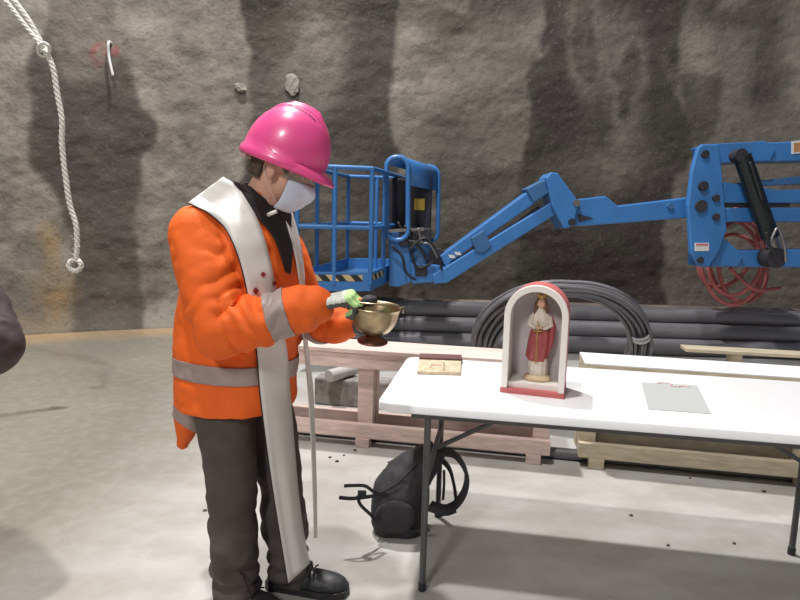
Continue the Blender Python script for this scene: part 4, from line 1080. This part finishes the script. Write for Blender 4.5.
for i in range(21):
    a = -1.15+2.3*i/20; ext = .046*max(0, cos(a*1.32))**.8
    x0, y0 = .006+.145*cos(a), .112*sin(a)
    p0 = Hd(x0*.985, y0*.985, -.016); p1 = Hd(x0+ext*cos(a*.5), y0+ext*.5*sin(a), -.030-.006*(ext/.046)**2)
    pm = p0.lerp(p1, .55)+hu*.004
    rs.append([p0+hu*.016, pm+hu*.006, p1+hu*.002, p1-hu*.007, pm-hu*.006, p0-hu*.014])
b.rings(rs); b.build('peak', M['pink'], hat, smooth=True)
def dome(a_, t):   # point on the dome: a_ = angle round, t = profile fraction
    k = t*(len(prof)-1); i = min(int(k), len(prof)-2); u = k-i
    c = prof[i][0]*(1-u)+prof[i+1][0]*u; s_ = prof[i][1]*(1-u)+prof[i+1][1]*u
    fx = .145 if cos(a_) > 0 else .140
    return Hd(.006+.012*(c+.03)/.19+fx*s_*cos(a_), .112*s_*sin(a_), c)
def xyonto(x, y, lift_=0):     # point on the dome over (x, y) in the helmet plan
    lo, hi = 0.0, 1.0
    for k in range(len(prof)-1, 0, -1):
        c, s_ = prof[k]; c2, s2 = prof[k-1]
        for q in range(6):
            u = q/6; cc_ = c*(1-u)+c2*u; ss = max(.004, s_*(1-u)+s2*u); ox = .006+.012*(cc_+.03)/.19
            if ((x-ox)/((.145 if x > ox else .14)*ss))**2+(y/(.112*ss))**2 <= 1: return Hd(x, y, cc_+lift_)
    return Hd(x, y, 0)
def ridge(y0, x0, x1, wd, ht, nm, m_=M['pink']):
    b = MB(); rs = []
    for i in range(21):
        t = i/20; x = x0+(x1-x0)*t; e = min(1, 5*min(t, 1-t)); yy = y0*(1-.15*abs(2*t-1))
        rs.append([xyonto(x, yy-wd, -.002), xyonto(x, yy-wd*.6, ht*e), xyonto(x, yy, ht*1.15*e), xyonto(x, yy+wd*.6, ht*e), xyonto(x, yy+wd, -.002)])
    b.rings(rs); b.build(nm, m_, hat, smooth=True)
ridge(0, -.105, .128, .040, .011, 'helmet_ridge'); ridge(0, -.06, .11, .012, .015, 'helmet_ridge')
for y in (-.047, .047): ridge(y, -.035, .108, .004, .0035, 'vent_slot', mat('dark vent', (120, 30, 70), .6))
for sg in (-1, 1):
    b = MB(); b.tube(smoothpath([dome(sg*q, t) for q, t in ((1.80, .44), (1.76, .36), (1.62, .30), (1.40, .27), (1.10, .255), (.85, .25))], 8), .0022, 8); b.build('side_crease', M['pink'], hat, smooth=True)
b = MB(); n = 40; b.rings([[Hd(.0+ .112*cos(2*pi*i/n), .088*sin(2*pi*i/n), c) for i in range(n)] for c in (-.020, .012)], cap=False); b.build('head_band', mat('grey head band', (150, 138, 132), .7), hat, smooth=True, solid=.004)
b = MB(); rs = []
for k in range(7):
    rs.append([Hd(-.012+.122*cos(a), .097*sin(a), -.052-.012*sin(pi*k/6)+.030*(k/6)) for a in [pi-.9+1.8*i/12 for i in range(13)]])
b.add([q for r in rs for q in r], [[k*13+i, k*13+i+1, k*13+14+i, k*13+13+i] for k in range(6) for i in range(12)]); b.build('nape_strap', mat('pale nape strap', (206, 176, 170), .7), hat, smooth=True, solid=.003)
# face mask
Hd = face
b = MB(); nA, nC = 21, 13; vs = []
for k in range(nC):
    t = k/(nC-1); c = -.034-.112*t
    bulge = .014*sin(pi*t)+.004*sin(t*pi*6)*.35
    for i in range(nA):
        a = -1.22+2.44*i/(nA-1); cx_ = .030; rad_x = .072+bulge-.016*max(0, t-.72)/.28; 
        nose = .032*exp(-(a/.30)**2)*max(0, 1-abs(t-.22)/.5)
        vs.append(Hd(cx_+(rad_x+nose)*cos(a), (.071+bulge*.4)*sin(a), c))
b.add(vs, [[k*nA+i, k*nA+i+1, (k+1)*nA+i+1, (k+1)*nA+i] for k in range(nC-1) for i in range(nA-1)])
mk = b.build('face_mask', M['mask'], root, smooth=True, solid=.003)
for sg in (-1, 1):
    b = MB()
    b.tube(smoothpath([Hd(.05, sg*.069, -.042), Hd(.02, sg*.078, -.02), Hd(-.016, sg*.086, -.006), Hd(-.03, sg*.086, -.03), Hd(-.012, sg*.084, -.068), Hd(.05, sg*.066, -.128)], 8), .0012, 6)
    b.build('ear_loop', mat('white elastic', (232, 214, 196), .7), mk, smooth=True)
b = MB(); vs = []; nA = 25
for c, rr in ((.014, .090), (-.005, .092), (-.024, .090), (-.040, .086)):
    for i in range(nA):
        a = -1.3+2.6*i/(nA-1); vs.append(Hd(.018+rr*cos(a)*1.02, .080*sin(a), c+.006*cos(a*2)*(c < -.03)))
b.add(vs, [[k*nA+i, k*nA+i+1, (k+1)*nA+i+1, (k+1)*nA+i] for k in range(3) for i in range(nA-1)])
gl = b.build('safety_glasses', M['lens'], root, smooth=True, solid=.002)
for sg in (-1, 1):
    b = MB(); rs = []
    for x, h0, h1 in ((.052, .012, -.036), (.03, .008, -.022), (.0, .004, -.008), (-.03, .0, -.010)): rs.append([Hd(x, sg*.0835, h0), Hd(x, sg*.0865, h0), Hd(x, sg*.0865, h1), Hd(x, sg*.0835, h1)])
    b.rings(rs); b.build('temple', mat('smoky grey plastic', (120, 108, 100), .3), gl)
# gloves
for key, wr_, ch, d, nb, s_ in man['hands']:
    b = MB()
    for pts, rd in ch: b.chain(pts, [r_+.0026 for r_ in rd], 12)
    b.tube([wr_-d*.028, wr_-d*.005, wr_+d*.03], [.033, .034, .036], 18)
    v, fa = remesh(b, .0036, 3); nn = normals(v, fa); nbn = np.array(nb); kn = np.array(wr_+d*.094)
    dn = np.array(d)
    reg = []
    for q in fa:
        n_ = nn[q].mean(0)@nbn; c_ = v[q].mean(0); ahead = (c_-kn)@dn > -.004+.004*vnoise(c_[None]*90, 3)[0]
        far = (c_-kn)@nbn < -.005
        reg.append(2 if n_ < (.02 if key == 'R' else -.25) else (1 if (ahead or (far and (c_-np.array(wr_))@dn > .075)) else 0))
    def part(j):
        fj = [q for q, r_ in zip(fa, reg) if r_ == j]; ids = sorted({i for q in fj for i in q}); mp_ = {i: k for k, i in enumerate(ids)}
        return raw(v[ids], [[mp_[i] for i in q] for q in fj])
    g_ = part(0).build('glove', M['glove_back'], root, smooth=True)
    part(1).build('glove_fingers', M['glove_green'], g_, smooth=True); part(2).build('glove_palm', M['glove_palm'], g_, smooth=True)

# brass holy water bowl and brush ---------------------------------------
c0 = at(372.5, 342.5, Y=1.90); tz = V((.05, -.07, 1)).normalized(); tx = V((1, 0, -.06)).normalized(); ty = tz.cross(tx)
bowl = thing('holy_water_bowl', 'worn brass bowl on a round foot held in front of the person in orange', 'bowl', c0)
tz = tz*.94; axs = (tx, ty, tz)
b = MB(); b.lathe(c0, [(.001, .002), (.048, 0), (.050, .004), (.047, .010), (.036, .016), (.026, .022), (.022, .028)], axs, 40); b.build('foot', M['copper'], bowl, angle=50)
b = MB(); b.lathe(c0, [(.020, .0285), (.036, .034), (.054, .046), (.067, .066), (.075, .090), (.079, .112), (.083, .124), (.086, .127), (.0855, .130), (.081, .128), (.075, .112), (.070, .090), (.062, .067), (.048, .048), (.030, .038), (.001, .036)], axs, 48); b.build('bowl', M['brass'], bowl, smooth=True)
b = MB(); b.lathe(c0, [(.001, .084), (.066, .084), (.066, .086), (.001, .086)], axs, 36)
wm = bpy.data.materials.new('water'); wm.use_nodes = True; p = wm.node_tree.nodes['Principled BSDF']; p.inputs['Transmission Weight'].default_value = 1; p.inputs['Roughness'].default_value = .02; p.inputs['IOR'].default_value = 1.33
b.build('water', wm, bowl)
for sg in (1, -1):
    e = c0+tx*.084*sg+tz*.124; b = MB(); b.tube([e+tx*sg*.003+(tx*cos(2*pi*i/20)*.006*0+ty*cos(2*pi*i/20)*.009+tz*sin(2*pi*i/20)*.010+tx*sg*.003) for i in range(20)], .0028, 8, closed=True); b.build('handle_lug', M['brass'], bowl, smooth=True)
b = MB(); pts = []
for i in range(25):
    a = pi*i/24; pts.append(c0+tz*.130+tx*.088*cos(a)+(-ty*.62+tz*.18)*.088*sin(a)*1.0+tz*.002)
b.tube(pts, .003, 8); b.build('bail_handle', M['brass'], bowl, smooth=True)
br = thing('sprinkling_brush', 'short brush with a dark head held in the gloved hand over the brass bowl', 'brush', at(352, 300, Y=1.86))
p0, p1 = at(338, 302, Y=1.855), at(362, 300, Y=1.868)
b = MB(); b.tube([p0-(p1-p0)*.35, p0, p1], [.006, .0075, .0085], 14); b.build('handle', mat('orange wood', (206, 132, 78), .5), br, smooth=False, angle=40)
dB = (p1-p0).normalized(); a, c = frame(dB); b = MB()
b.ellipsoid(p1+dB*.022-UP*.004, (dB*.028, a*.020, c*.018), 20, 14)
b.v = [q+V((random.uniform(-1, 1), random.uniform(-1, 1), random.uniform(-1, 1)))*.0014 for q in b.v]
b.build('brush_head', mat('dark bristle', (58, 54, 58), .7, vary=.3, scale=150, bump=.4, bscale=300), br, smooth=True)

# the second person, at the left edge -----------------------------------
yaw2 = radians(-75); f2 = V((cos(yaw2), sin(yaw2), 0)); l2 = V((-sin(yaw2), cos(yaw2), 0)); bs2 = V((-1.86, 2.12, 0))
L2 = lambda x, y, z: bs2+f2*x+l2*y+UP*z
el2 = at(-14, 344, Y=1.95)
human(dict(base=bs2, yaw=yaw2, label='person in a dark jacket at the left edge, only a bent elbow showing', head=L2(.06, 0, 1.60), head_yaw=0.0, head_pitch=radians(8), lean=.0,
    armL=(L2(0, .185, 1.33), el2, L2(.10, .19, .84)), armR=(L2(0, -.185, 1.345), L2(.0, -.29, 1.07), L2(.22, -.10, 1.0)),
    handL=(V(l2*-1), V(f2), UP, (25, 25, 20), .95), handR=(V(l2), V(f2), UP, (25, 25, 20), .95),
    legR=(L2(-.02, -.095, .84), L2(.02, -.11, .47), L2(0, -.12, .09), L2(.215, -.15, .09)), legL=(L2(-.02, .095, .84), L2(.02, .11, .47), L2(0, .12, .09), L2(.215, .15, .09)),
    trouser='black_cloth', jacket='jacket2', hem=.74, seed=5, sleeveR=[.088, .090, .084, .078, .07, .06, .05], sleeveL=[.090, .100, .110, .112, .108, .088, .055]))
